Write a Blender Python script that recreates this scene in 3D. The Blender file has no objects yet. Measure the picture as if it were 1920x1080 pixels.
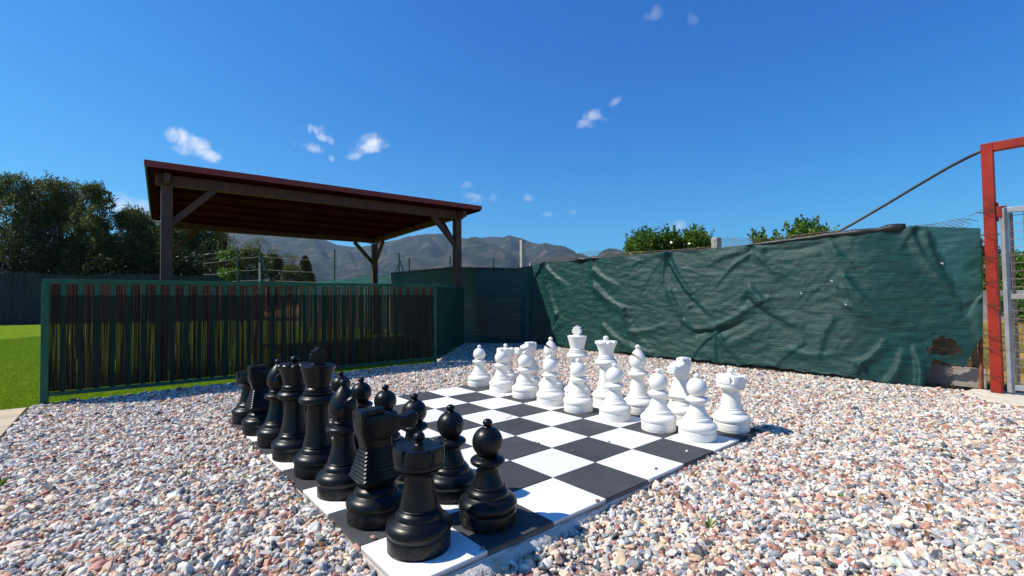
import bpy, bmesh, math, random
import numpy as np
from mathutils import Vector, Matrix, noise
rad = math.radians
sc = bpy.context.scene
col = sc.collection

# ------------------------------------------------------------------ camera
FPX, H = 894.37, 0.95125
cam = bpy.data.objects.new('camera', bpy.data.cameras.new('camera'))
col.objects.link(cam)
cam.data.sensor_width = 36.0
cam.data.lens = FPX / 1920 * 36
cam.data.clip_start = 0.05
cam.data.clip_end = 20000
PITCH, ROLL = 0.0183392, -0.00489418
cr, sr, cp, sp = math.cos(ROLL), math.sin(ROLL), math.cos(PITCH), math.sin(PITCH)
Rv, Uv, Fv = (cr, -sp*sr, cp*sr), (-sr, -sp*cr, cp*cr), (0, cp, sp)
cam.matrix_world = Matrix(((Rv[0], Uv[0], -Fv[0], 0), (Rv[1], Uv[1], -Fv[1], 0), (Rv[2], Uv[2], -Fv[2], H), (0, 0, 0, 1)))
sc.camera = cam

# ------------------------------------------------------------------ light
SHD = (0.86, 0.035)                       # shadow shift per metre of height
SUN_EL = math.atan(1 / math.hypot(*SHD))
to_sun = Vector((-SHD[0], -SHD[1], 1)).normalized()
sun = bpy.data.objects.new('sun', bpy.data.lights.new('sun', 'SUN'))
col.objects.link(sun)
sun.data.energy = 4.75
sun.data.angle = rad(0.53)
sun.data.color = (1.0, 0.945, 0.84)
sun.rotation_euler = to_sun.to_track_quat('Z', 'Y').to_euler()
SKY_STRENGTH = 0.085
w = bpy.data.worlds.new('World'); sc.world = w; w.use_nodes = True
wt = w.node_tree; wn = wt.nodes; wl = wt.links
bg = wn['Background']
sky = wn.new('ShaderNodeTexSky'); sky.sky_type = 'NISHITA'; sky.sun_disc = False
sky.sun_elevation = SUN_EL
sky.sun_rotation = math.atan2(to_sun.x, to_sun.y)
sky.altitude = 300; sky.air_density = 1.0; sky.dust_density = 0.4; sky.ozone_density = 3.0
sc.view_settings.view_transform = 'Standard'
sc.view_settings.look = 'None'
sc.view_settings.gamma = 1
sc.view_settings.exposure = 0.32
sc.cycles.use_denoising = True
sc.cycles.max_bounces = 8
sc.cycles.transparent_max_bounces = 24
sc.cycles.volume_bounces = 0

def ray(px, py):
    xx = (px-960)/FPX; uu = -(py-540)/FPX
    v = Vector(Rv)*xx + Vector(Uv)*uu + Vector(Fv)
    return v
def wmath(op, a, b=None, c=None):
    n = wn.new('ShaderNodeMath'); n.operation = op
    for i, v in enumerate((a, b, c)):
        if v is None: continue
        if isinstance(v, (int, float)): n.inputs[i].default_value = v
        else: wl.new(v, n.inputs[i])
    return n.outputs[0]
tc = wn.new('ShaderNodeTexCoord')
GEN = tc.outputs['Generated']
def wdot(vec):
    n = wn.new('ShaderNodeVectorMath'); n.operation = 'DOT_PRODUCT'
    wl.new(GEN, n.inputs[0]); n.inputs[1].default_value = vec
    return n.outputs['Value']
nz = wn.new('ShaderNodeTexNoise'); nz.inputs['Scale'].default_value = 30; nz.inputs['Detail'].default_value = 9; nz.inputs['Roughness'].default_value = 0.62
nz.inputs['Distortion'].default_value = 0.6
wl.new(GEN, nz.inputs['Vector'])
nzb = wn.new('ShaderNodeTexNoise'); nzb.inputs['Scale'].default_value = 60; nzb.inputs['Detail'].default_value = 6
wl.new(GEN, nzb.inputs['Vector'])
nsum = wmath('ADD', wmath('MULTIPLY', nz.outputs['Fac'], 0.75), wmath('MULTIPLY', nzb.outputs['Fac'], 0.25))
CLOUDS = [  # centre px, half width, half height, tilt, opacity, raggedness  (directions on the sky)
    (336, 256, 30, 21, 0.1, 1.0, 1.5), (362, 270, 40, 22, 0.2, 0.95, 1.7), (386, 288, 30, 16, 0.2, 0.9, 1.7), (350, 282, 30, 14, .1, .5, 2.2),
    (588, 243, 34, 13, 0.1, 0.6, 3.2), (604, 256, 24, 10, .35, .5, 3.2), (580, 272, 26, 13, 0.1, 0.42, 3.6),
    (699, 266, 27, 17, -0.1, 0.95, 1.7), (690, 276, 40, 13, -0.15, 0.8, 2.0), (664, 292, 22, 9, -0.5, 0.4, 3.0),
    (1108, 219, 26, 16, -0.3, 0.75, 1.9), (1098, 230, 26, 13, -0.1, 0.6, 2.1), (1152, 192, 17, 9, -0.5, 0.35, 2.4), (1134, 224, 20, 8, 0, .18, 2.5),
    (262, 397, 60, 30, 0.25, 1.0, 1.2), (228, 386, 42, 17, 0.0, 0.95, 1.5), (885, 370, 26, 13, 0.2, 0.45, 2.4), (876, 347, 17, 9, 0, 0.4, 2.4),
    (1270, 423, 26, 13, -0.1, 0.5, 1.8), (990, 370, 13, 9, 0, 0.3, 1.8), (1225, 28, 22, 14, -0.5, 0.16, 2.2),
    (622, 298, 7, 8, 0, 0.4, 1.5), (1300, 36, 13, 15, -0.5, 0.12, 2.2), (925, 372, 9, 10, 0, .2, 2.2),
    (1075, 398, 10, 7, 0, .2, 2), (1028, 402, 12, 6, 0, .2, 2)]
total = None
for (px, py, aw, ah, tl, op, rg) in CLOUDS:
    c = ray(px, py).normalized()
    r0 = c.cross(Vector((0, 0, 1))).normalized(); u0 = r0.cross(c)
    ct, st = math.cos(-tl), math.sin(-tl)
    r = r0*ct + u0*st; u = -r0*st + u0*ct
    k = ray(px, py).length * FPX
    dx = wdot(r * (k/aw)); dy = wdot(u * (k/ah)); dc = wdot(c)
    d2 = wmath('ADD', wmath('MULTIPLY', dx, dx), wmath('MULTIPLY', dy, dy))
    e = wmath('SUBTRACT', wmath('ADD', 1.0, wmath('MULTIPLY', wmath('SUBTRACT', nsum, 0.52), rg*2.0)), d2)
    mr = wn.new('ShaderNodeMapRange'); mr.interpolation_type = 'SMOOTHSTEP'
    wl.new(e, mr.inputs['Value']); mr.inputs['From Min'].default_value = 0.0; mr.inputs['From Max'].default_value = 1.5
    mr.inputs['To Max'].default_value = op
    m = wmath('MULTIPLY', mr.outputs[0], wmath('GREATER_THAN', dc, 0.3))
    total = m if total is None else wmath('MAXIMUM', total, m)
ssep = wn.new('ShaderNodeSeparateColor'); wl.new(sky.outputs[0], ssep.inputs[0])
scomb = wn.new('ShaderNodeCombineColor')
for k, (pw, cf) in enumerate(((1.65, .096), (1.153, .74), (.713, 2.35))):      # camera colour response of the clear sky
    wl.new(wmath('MULTIPLY', wmath('POWER', ssep.outputs[k], pw), cf), scomb.inputs[k])
mix = wn.new('ShaderNodeMix'); mix.data_type = 'RGBA'
wl.new(total, mix.inputs['Factor']); wl.new(scomb.outputs[0], mix.inputs['A'])
mix.inputs['B'].default_value = (9.2, 9.6, 10.4, 1)
wl.new(mix.outputs['Result'], bg.inputs['Color'])
bg.inputs['Strength'].default_value = SKY_STRENGTH

# ------------------------------------------------------------------ helpers
def tag(o, label=None, cat=None, group=None, kind=None):
    if label: o['label'] = label
    if cat: o['category'] = cat
    if group: o['group'] = group
    if kind: o['kind'] = kind
    return o
def empty(name, loc=(0, 0, 0), label=None, cat=None, group=None, rz=0):
    o = bpy.data.objects.new(name, None); col.objects.link(o)
    o.location = loc; o.rotation_euler.z = rz; o.empty_display_size = 0.1
    return tag(o, label, cat, group)
def link_mesh(name, me, mat, parent=None):
    o = bpy.data.objects.new(name, me); col.objects.link(o)
    if mat is not None and not me.materials: me.materials.append(mat)
    if parent: o.parent = parent
    return o
def smooth(me, v=True):
    me.polygons.foreach_set('use_smooth', [v]*len(me.polygons))
def mesh_np(name, V, F, mat, parent=None, sm=False):
    """V (n,3), F (m,k) with constant k"""
    V = np.asarray(V, np.float32); F = np.asarray(F, np.int32)
    me = bpy.data.meshes.new(name)
    me.vertices.add(len(V)); me.vertices.foreach_set('co', V.ravel())
    k = F.shape[1]
    me.loops.add(F.size); me.loops.foreach_set('vertex_index', F.ravel())
    me.polygons.add(len(F)); me.polygons.foreach_set('loop_start', np.arange(0, F.size, k, dtype=np.int32))
    me.polygons.foreach_set('loop_total', np.full(len(F), k, np.int32))
    me.update(calc_edges=True); me.validate()
    if sm: smooth(me)
    return link_mesh(name, me, mat, parent)
class MB:
    """collects simple shapes into ONE mesh"""
    def __init__(s): s.bm = bmesh.new()
    def box(s, c, size, rz=0.0, M=None, bev=0.0):
        r = bmesh.ops.create_cube(s.bm, size=1)
        vs = r['verts']
        m = Matrix.Translation(c) @ Matrix.Rotation(rz, 4, 'Z') @ Matrix.Diagonal((*size, 1))
        if M is not None: m = M @ m
        bmesh.ops.transform(s.bm, matrix=m, verts=vs)
        if bev:
            es = list({e for v in vs for e in v.link_edges})
            bmesh.ops.bevel(s.bm, geom=es, offset=bev, segments=2, affect='EDGES', profile=0.5)
        return s
    def beam(s, a, b, wdt, hgt, bev=0.0):
        a, b = Vector(a), Vector(b); d = b-a; L = d.length
        q = d.to_track_quat('X', 'Z').to_matrix().to_4x4()
        return s.box((0, 0, 0), (L, wdt, hgt), M=Matrix.Translation((a+b)/2) @ q, bev=bev)
    def tube(s, pts, radii, n=8, caps=True):
        pts = [Vector(p) for p in pts]
        if not hasattr(radii, '__len__'): radii = [radii]*len(pts)
        rings = []; prev = None
        for i, p in enumerate(pts):
            d = (pts[min(i+1, len(pts)-1)] - pts[max(i-1, 0)]).normalized()
            ref = Vector((0, 0, 1)) if abs(d.z) < 0.95 else Vector((1, 0, 0))
            if prev is not None:
                x = (prev - d*prev.dot(d)).normalized()
            else: x = d.cross(ref).normalized()
            prev = x; y = d.cross(x)
            rings.append([s.bm.verts.new(p + (x*math.cos(2*math.pi*k/n) + y*math.sin(2*math.pi*k/n))*radii[i]) for k in range(n)])
        for a, b in zip(rings, rings[1:]):
            for k in range(n):
                s.bm.faces.new((a[k], a[(k+1) % n], b[(k+1) % n], b[k]))
        if caps:
            s.bm.faces.new(rings[0][::-1]); s.bm.faces.new(rings[-1])
        return s
    def build(s, name, mat, parent=None, sm=False, auto=None):
        me = bpy.data.meshes.new(name)
        bmesh.ops.recalc_face_normals(s.bm, faces=s.bm.faces)
        s.bm.to_mesh(me); s.bm.free()
        if sm: smooth(me)
        if auto is not None:
            smooth(me); me.set_sharp_from_angle(angle=rad(auto))
        return link_mesh(name, me, mat, parent)

def new_mat(name):
    m = bpy.data.materials.new(name); m.use_nodes = True
    return m, m.node_tree.nodes, m.node_tree.links, m.node_tree.nodes['Principled BSDF']
def mat_noise(name, c1, c2, scale=8, rough=0.6, bump=0.0, bscale=60, detail=6, stretch=(1, 1, 1), spec=0.5, lo=0.35, hi=0.65, coat=0, metallic=0, rvar=0.0, bdist=0.01, c3=None, s3=2.0):
    m, n, l, b = new_mat(name)
    t = n.new('ShaderNodeTexCoord'); mp = n.new('ShaderNodeMapping'); mp.inputs['Scale'].default_value = stretch
    l.new(t.outputs['Object'], mp.inputs['Vector'])
    z = n.new('ShaderNodeTexNoise'); z.inputs['Scale'].default_value = scale; z.inputs['Detail'].default_value = detail
    l.new(mp.outputs[0], z.inputs['Vector'])
    cr_ = n.new('ShaderNodeValToRGB'); cr_.color_ramp.elements[0].position = lo; cr_.color_ramp.elements[1].position = hi
    cr_.color_ramp.elements[0].color = (*c1, 1); cr_.color_ramp.elements[1].color = (*c2, 1)
    l.new(z.outputs['Fac'], cr_.inputs[0])
    out = cr_.outputs[0]
    if c3 is not None:
        z3 = n.new('ShaderNodeTexNoise'); z3.inputs['Scale'].default_value = s3; z3.inputs['Detail'].default_value = 5
        l.new(mp.outputs[0], z3.inputs['Vector'])
        r3 = n.new('ShaderNodeMapRange'); r3.inputs['From Min'].default_value = 0.52; r3.inputs['From Max'].default_value = 0.68
        l.new(z3.outputs['Fac'], r3.inputs['Value'])
        mx = n.new('ShaderNodeMix'); mx.data_type = 'RGBA'; l.new(r3.outputs[0], mx.inputs['Factor']); l.new(out, mx.inputs['A'])
        mx.inputs['B'].default_value = (*c3, 1); out = mx.outputs['Result']
    l.new(out, b.inputs['Base Color'])
    b.inputs['Roughness'].default_value = rough; b.inputs['Specular IOR Level'].default_value = spec
    b.inputs['Metallic'].default_value = metallic
    if coat: b.inputs['Coat Weight'].default_value = coat; b.inputs['Coat Roughness'].default_value = 0.25
    if rvar:
        r = n.new('ShaderNodeMapRange'); r.inputs['To Min'].default_value = rough-rvar; r.inputs['To Max'].default_value = rough+rvar
        l.new(z.outputs['Fac'], r.inputs['Value']); l.new(r.outputs[0], b.inputs['Roughness'])
    if bump:
        z2 = n.new('ShaderNodeTexNoise'); z2.inputs['Scale'].default_value = bscale; z2.inputs['Detail'].default_value = 5
        l.new(mp.outputs[0], z2.inputs['Vector'])
        bp = n.new('ShaderNodeBump'); bp.inputs['Strength'].default_value = bump; bp.inputs['Distance'].default_value = bdist
        l.new(z2.outputs['Fac'], bp.inputs['Height']); l.new(bp.outputs[0], b.inputs['Normal'])
    return m
def mat_leaf(name, cols, trans=0.3, rough=0.5, spec=0.16):
    """double-sided leaf, colour varies per leaf"""
    m, n, l, b = new_mat(name)
    g = n.new('ShaderNodeNewGeometry'); cr_ = n.new('ShaderNodeValToRGB')
    els = cr_.color_ramp.elements
    while len(els) < len(cols): els.new(0.5)
    for i, c in enumerate(cols):
        els[i].position = i/(len(cols)-1); els[i].color = (*c, 1)
    l.new(g.outputs['Random Per Island'], cr_.inputs[0]); l.new(cr_.outputs[0], b.inputs['Base Color'])
    b.inputs['Roughness'].default_value = rough; b.inputs['Specular IOR Level'].default_value = spec
    t = n.new('ShaderNodeBsdfTranslucent'); l.new(cr_.outputs[0], t.inputs['Color'])
    mx = n.new('ShaderNodeMixShader'); mx.inputs[0].default_value = trans
    l.new(b.outputs[0], mx.inputs[1]); l.new(t.outputs[0], mx.inputs[2])
    l.new(mx.outputs[0], n['Material Output'].inputs['Surface'])
    return m

# ------------------------------------------------------------------ board frame
S = 0.35
BX, BY, BA = -0.35888, 1.57999, 2.2794226
iv = np.array((math.cos(BA), math.sin(BA))); jv = np.array((math.sin(BA), -math.cos(BA)))
def W(i, j): return BX + S*(i*iv[0] + j*jv[0]), BY + S*(i*iv[1] + j*jv[1])
def IJ(x, y):
    dx, dy = x-BX, y-BY
    return (dx*iv[0]+dy*iv[1])/S, (dx*jv[0]+dy*jv[1])/S
def smoothstep(a, b, x):
    t = np.clip((x-a)/(b-a), 0, 1); return t*t*(3-2*t)
def bed(x, y):
    """height of the gravel bed"""
    x = np.asarray(x, float); y = np.asarray(y, float)
    i, j = IJ(x, y)
    base = -0.034 + 0.007*np.sin(x*1.7+1)*np.cos(y*1.3) + 0.004*np.sin(x*4.1+y*3.3)
    front = np.exp(-((i+0.3)/1.3)**2) * smoothstep(4.6, 1.6, j) * smoothstep(-2.0, 0.6, j)
    base = base - 0.036*front
    base = base + 0.012*smoothstep(0.6, 0.05, -j)*(i > 0)
    return base
def inpoly(x, y, poly):
    inside = np.zeros(len(x), bool); n = len(poly)
    for a in range(n):
        x1, y1 = poly[a]; x2, y2 = poly[(a+1) % n]
        c = ((y1 > y) != (y2 > y)) & (x < (x2-x1)*(y-y1)/((y2-y1) if y2 != y1 else 1e-9) + x1)
        inside ^= c
    return inside

FL, FR = np.array((-4.34, 4.44)), np.array((-1.13, 6.98))         # railing front
FC = np.array((-1.00, 9.72))                                        # railing side end
NET = [(-3.35, 13.2), (-1.75, 11.2), (-0.75, 9.95), (0.37, 9.66), (1.71, 7.81), (2.78, 6.53), (3.43, 5.84), (3.88, 5.33), (4.24, 5.06), (4.66, 4.73)]
PATH = [(-4.34, 4.33), (-3.47, 3.25), (-1.30, 0.56)]
GRAVEL = [tuple(FL), tuple(FR), tuple(FC)] + [p for p in NET[2:]] + [(4.45, 4.5), (6.6, 1.4), (6.6, -0.5), (-0.4, -0.5)] + PATH[::-1]

# ------------------------------------------------------------------ setting sheets
m_earth = mat_noise('dry_field', (0.30, 0.17, 0.045), (0.46, 0.28, 0.085), 1.6, 0.95, 0.6, 9, spec=0.15, c3=(0.10, 0.13, 0.03), s3=0.7, bdist=0.05)
def sheet(name, poly, z, mat, kind='structure', label=None, cat=None):
    bm = bmesh.new(); bm.faces.new([bm.verts.new((x, y, z)) for x, y in poly])
    bmesh.ops.recalc_face_normals(bm, faces=bm.faces)
    me = bpy.data.meshes.new(name); bm.to_mesh(me); bm.free()
    if me.polygons[0].normal.z < 0: me.flip_normals()
    o = link_mesh(name, me, mat); tag(o, label, cat, None, kind); return o
sheet('ground', [(-9000, -300), (9000, -300), (9000, 9000), (-9000, 9000)], -0.095, m_earth, label='dry earth field reaching to the foot of the hills', cat='ground')
m_lawn = mat_noise('lawn_turf', (0.115, 0.19, 0.005), (0.18, 0.27, 0.010), 5, 0.95, 0.7, 190, spec=0.03, bdist=0.02, c3=(0.16, 0.22, 0.03), s3=0.9)
LAWN = [(-34, 3.6), (-5.5, 3.9), tuple(FL), tuple(FR), tuple(FC), (-0.9, 10.2), (-3.4, 13.4), (-8, 17.5), (-11, 21.2), (-34, 14)]
sheet('lawn', LAWN, -0.046, m_lawn, label='bright green clipped lawn behind the railing fence', cat='lawn')
# gravel bed: an undulating sheet under the loose stones
def gravel_bed():
    xs = np.arange(-5.0, 6.8, 0.07); ys = np.arange(-0.6, 10.0, 0.07)
    X, Y = np.meshgrid(xs, ys); ii, jj = IJ(X, Y)
    Z = bed(X, Y) - 0.006
    nx = len(xs); a = (np.arange(len(ys)-1)[:, None]*nx + np.arange(nx-1)[None]).ravel()
    F = np.stack([a, a+1, a+nx+1, a+nx], 1)
    cx = (X.ravel()[F].mean(1)); cy = Y.ravel()[F].mean(1)
    ci, cj = IJ(cx, cy)
    keep = inpoly(cx, cy, GRAVEL) & ~((ci > 0.25) & (ci < 7.75) & (cj > 0.25) & (cj < 7.75))
    m, n, l, b = new_mat('gravel_base')
    t = n.new('ShaderNodeTexCoord'); v = n.new('ShaderNodeTexVoronoi'); v.inputs['Scale'].default_value = 42
    l.new(t.outputs['Object'], v.inputs['Vector'])
    r = n.new('ShaderNodeValToRGB'); r.color_ramp.interpolation = 'CONSTANT'
    cs = [(0.33, 0.29, 0.25), (0.25, 0.13, 0.10), (0.12, 0.13, 0.15), (0.38, 0.33, 0.27), (0.20, 0.21, 0.23)]
    e = r.color_ramp.elements
    while len(e) < 5: e.new(0.5)
    for k, c in enumerate(cs): e[k].position = k/5; e[k].color = (*c, 1)
    sx = n.new('ShaderNodeSeparateXYZ'); l.new(v.outputs['Color'], sx.inputs[0]); l.new(sx.outputs[0], r.inputs[0])
    l.new(r.outputs[0], b.inputs['Base Color']); b.inputs['Roughness'].default_value = 0.85
    bp = n.new('ShaderNodeBump'); bp.inputs['Distance'].default_value = 0.012; bp.invert = True
    l.new(v.outputs['Distance'], bp.inputs['Height']); l.new(bp.outputs[0], b.inputs['Normal'])
    o = mesh_np('gravel_bed', np.stack([X.ravel(), Y.ravel(), Z.ravel()], 1), F[keep], m, sm=True)
    tag(o, 'bed of small stones under the loose gravel', 'ground', None, 'structure')
gravel_bed()

# loose stones (uncountable): point mesh + geometry nodes instancing
def gn_scatter(name, P, ROT, SCL, COL, IDX, build_variants, mat, label, cat):
    me = bpy.data.meshes.new(name); me.vertices.add(len(P)); me.vertices.foreach_set('co', P.astype(np.float32).ravel())
    for nm, ty, arr, key in (('rot', 'FLOAT_VECTOR', ROT, 'vector'), ('scl', 'FLOAT_VECTOR', SCL, 'vector'), ('col', 'FLOAT_COLOR', COL, 'color'), ('idx', 'INT', IDX, 'value')):
        a = me.attributes.new(nm, ty, 'POINT'); a.data.foreach_set(key, np.ascontiguousarray(arr, dtype=np.int32 if ty == 'INT' else np.float32).ravel())
    me.update()
    o = link_mesh(name, me, mat); tag(o, label, cat, None, 'stuff')
    ng = bpy.data.node_groups.new(name+'_nodes', 'GeometryNodeTree')
    ng.interface.new_socket('Geometry', in_out='INPUT', socket_type='NodeSocketGeometry')
    ng.interface.new_socket('Geometry', in_out='OUTPUT', socket_type='NodeSocketGeometry')
    n, l = ng.nodes, ng.links
    gi, go = n.new('NodeGroupInput'), n.new('NodeGroupOutput')
    join = n.new('GeometryNodeJoinGeometry')
    outs = build_variants(n, l)
    for s_ in reversed(outs):
        ti = n.new('GeometryNodeGeometryToInstance'); l.new(s_, ti.inputs[0]); l.new(ti.outputs[0], join.inputs[0])
    ip = n.new('GeometryNodeInstanceOnPoints')
    l.new(gi.outputs[0], ip.inputs['Points']); l.new(join.outputs[0], ip.inputs['Instance']); ip.inputs['Pick Instance'].default_value = True
    def attr(nm, ty):
        a = n.new('GeometryNodeInputNamedAttribute'); a.data_type = ty; a.inputs['Name'].default_value = nm
        return a.outputs[0]
    l.new(attr('idx', 'INT'), ip.inputs['Instance Index'])
    er = n.new('FunctionNodeEulerToRotation'); l.new(attr('rot', 'FLOAT_VECTOR'), er.inputs[0]); l.new(er.outputs[0], ip.inputs['Rotation'])
    l.new(attr('scl', 'FLOAT_VECTOR'), ip.inputs['Scale'])
    sm = n.new('GeometryNodeSetMaterial'); sm.inputs['Material'].default_value = mat
    l.new(ip.outputs[0], sm.inputs[0]); l.new(sm.outputs[0], go.inputs[0])
    md = o.modifiers.new('scatter', 'NODES'); md.node_group = ng
    return o
def pebble_variants(n, l):
    outs = []
    for k in range(9):
        ic = n.new('GeometryNodeMeshIcoSphere'); ic.inputs['Subdivisions'].default_value = 3; ic.inputs['Radius'].default_value = 1
        nt = n.new('ShaderNodeTexNoise'); nt.noise_dimensions = '4D'; nt.inputs['W'].default_value = k*3.7+0.3
        nt.inputs['Scale'].default_value = 0.75; nt.inputs['Detail'].default_value = 1.2
        vm = n.new('ShaderNodeVectorMath'); vm.operation = 'SUBTRACT'; l.new(nt.outputs['Color'], vm.inputs[0]); vm.inputs[1].default_value = (0.5, 0.5, 0.5)
        vs = n.new('ShaderNodeVectorMath'); vs.operation = 'SCALE'; l.new(vm.outputs[0], vs.inputs[0]); vs.inputs['Scale'].default_value = 2.1
        sp_ = n.new('GeometryNodeSetPosition'); l.new(ic.outputs[0], sp_.inputs[0]); l.new(vs.outputs[0], sp_.inputs['Offset'])
        ss = n.new('GeometryNodeSetShadeSmooth'); l.new(sp_.outputs[0], ss.inputs[0]); outs.append(ss.outputs[0])
    return outs
def mat_pebble():
    m, n, l, b = new_mat('pebble_stone')
    a = n.new('ShaderNodeAttribute'); a.attribute_type = 'INSTANCER'; a.attribute_name = 'col'
    t = n.new('ShaderNodeTexCoord'); z = n.new('ShaderNodeTexNoise'); z.inputs['Scale'].default_value = 2.6; z.inputs['Detail'].default_value = 5
    l.new(t.outputs['Object'], z.inputs['Vector'])
    r = n.new('ShaderNodeMapRange'); r.inputs['From Min'].default_value = 0.3; r.inputs['From Max'].default_value = 0.7; r.inputs['To Min'].default_value = 0.78; r.inputs['To Max'].default_value = 1.18
    l.new(z.outputs['Fac'], r.inputs['Value'])
    v = n.new('ShaderNodeVectorMath'); v.operation = 'SCALE'; l.new(a.outputs['Color'], v.inputs[0]); l.new(r.outputs[0], v.inputs['Scale'])
    l.new(v.outputs[0], b.inputs['Base Color']); b.inputs['Roughness'].default_value = 0.62; b.inputs['Specular IOR Level'].default_value = 0.35
    return m
def gravel():
    rng = np.random.default_rng(5)
    out = []
    for layer, (sp, zo) in enumerate(((0.0178, 0.002), (0.022, 0.009), (0.039, 0.015))):
        xs = np.arange(-6.5, 6.6, sp); ys = np.arange(0.75, 10.0, sp)
        X, Y = np.meshgrid(xs, ys); X = X.ravel(); Y = Y.ravel()
        X = X + rng.uniform(-.5, .5, len(X))*sp*1.2; Y = Y + rng.uniform(-.5, .5, len(Y))*sp*1.2
        k = (np.abs(X) < 1.12*Y+1.1) & inpoly(X, Y, GRAVEL); X, Y = X[k], Y[k]
        i, j = IJ(X, Y); d = 0.035
        k = ~((i > -d) & (i < 8+d) & (j > -d) & (j < 8+d))
        X, Y = X[k], Y[k]
        sz = np.exp(rng.normal(math.log(0.0092), 0.36, len(X))).clip(0.005, 0.024)
        i, j = IJ(X, Y)   # fewer, sandier at the dip by the board's near corner
        dip = np.exp(-((i+0.55)/0.35)**2) * smoothstep(3.6, 1.5, j) * smoothstep(0.1, .7, j)
        k = rng.random(len(X)) > dip*0.75
        X, Y, sz = X[k], Y[k], sz[k]
        Z = bed(X, Y) + zo + rng.uniform(-.003, .004, len(X))
        out.append(np.stack([X, Y, Z, sz], 1))
    A = np.concatenate(out)
    # a few stones kicked onto the board rim are added as ordinary stones below
    N = len(A); print('stones', N)
    pal = np.array([(0.62, 0.60, 0.57), (0.54, 0.535, 0.53), (0.60, 0.52, 0.42), (0.56, 0.42, 0.32), (0.43, 0.24, 0.19), (0.31, 0.15, 0.12), (0.29, 0.31, 0.345), (0.17, 0.19, 0.22), (0.085, 0.095, 0.11), (0.42, 0.43, 0.45), (0.47, 0.33, 0.27), (0.34, 0.19, 0.08)])
    pr = np.array([0.17, 0.15, 0.11, 0.08, 0.085, 0.05, 0.10, 0.075, 0.05, 0.08, 0.075, 0.004]); pr /= pr.sum()
    # long-period drift of the mix so the bed is not uniform
    c = pal[rng.choice(len(pal), N, p=pr)] * rng.uniform(0.82, 1.14, (N, 1)) * (1+rng.normal(0, .03, (N, 3)))
    c = np.clip(c*np.array((1.22, 1.15, 1.03)), 0.01, 0.82)
    COL = np.concatenate([c, np.ones((N, 1))], 1)
    ROT = np.stack([rng.normal(0, .45, N), rng.normal(0, .45, N), rng.uniform(0, 6.28, N)], 1)
    SCL = A[:, 3:4]*np.stack([rng.uniform(.95, 1.6, N), rng.uniform(.8, 1.15, N), rng.uniform(.5, .85, N)], 1)
    gn_scatter('gravel', A[:, :3], ROT, SCL, COL, rng.integers(0, 9, N), pebble_variants, mat_pebble(), 'loose rounded gravel in white, salmon and slate grey around the chessboard', 'gravel')
gravel()

# paved path at the left edge
def path():
    m = mat_noise('path_paver', (0.50, 0.40, 0.27), (0.60, 0.50, 0.36), 3.5, 0.85, 0.3, 120, c3=(0.62, 0.46, 0.27), s3=1.6, spec=0.2)
    mb = MB(); d = np.array((PATH[2][0]-PATH[0][0], PATH[2][1]-PATH[0][1])); L = np.hypot(*d); d /= L; nrm = np.array((-d[1], d[0]))*-1
    rz = math.atan2(d[1], d[0])
    k = 0; t = 0.0
    ang = math.atan2(0.10, -1)      # courses run nearly across the view
    while t < L:
        for q in range(4):
            c = np.array(PATH[0]) + d*(t+0.20) + nrm*(0.03+0.40*q+0.2)
            mb.box((c[0], c[1], -0.045), (0.392, 0.392, 0.05), rz=rz, bev=0.004)
        t += 0.40
    o = mb.build('path', m); tag(o, 'pale sand coloured paving slabs beside the gravel at the left edge', 'path', None, 'structure')
    sheet('path_bed', [(-4.36, 4.36), (-1.2, 0.4), (-4, -1.5), (-9, 3.0)], -0.062, mat_noise('mortar', (0.30, 0.26, 0.2), (0.38, 0.33, 0.26), 12), label='mortar bed under the paving slabs at the left', cat='ground')
path()

# grass blades near the camera (stuff)
def grass():
    rng = np.random.default_rng(9)
    m = mat_leaf('grass_blade', [(0.11, 0.22, 0.006), (0.18, 0.31, 0.010), (0.26, 0.39, 0.02), (0.33, 0.38, 0.05)], 0.45, 0.7, 0.08)
    N = 620000
    Y = 3.9 + 9.0*rng.random(N)**1.5; X = rng.uniform(-12.5, -0.9, N)
    k = inpoly(X, Y, LAWN) & (np.abs(X) < 1.1*Y+.3)
    # wanted where it shows: left of the post, and a strip just inside the rail
    dF = (X-FL[0])*(-0.62) + (Y-FL[1])*0.784
    k &= (X < -0.97*Y) | (dF < 1.9)
    X, Y = X[k], Y[k]; N = len(X); print('blades', N)
    h = rng.uniform(.008, .022, N)*(1+0.06*Y); wd = 0.0016*(1+Y*0.14); a = rng.uniform(0, 6.28, N); ln = rng.normal(0, .5, (N, 2))
    ca, sa = np.cos(a)*wd, np.sin(a)*wd
    z0 = np.full(N, -0.046)
    V = np.stack([np.stack([X-ca, Y-sa, z0], 1), np.stack([X+ca, Y+sa, z0], 1), np.stack([X+ln[:, 0]*h, Y+ln[:, 1]*h, z0+h], 1)], 1).reshape(-1, 3)
    o = mesh_np('grass', V, np.arange(3*N).reshape(-1, 3), m)
    tag(o, 'short green grass blades of the lawn by the railing', 'grass', None, 'stuff')
grass()

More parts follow.
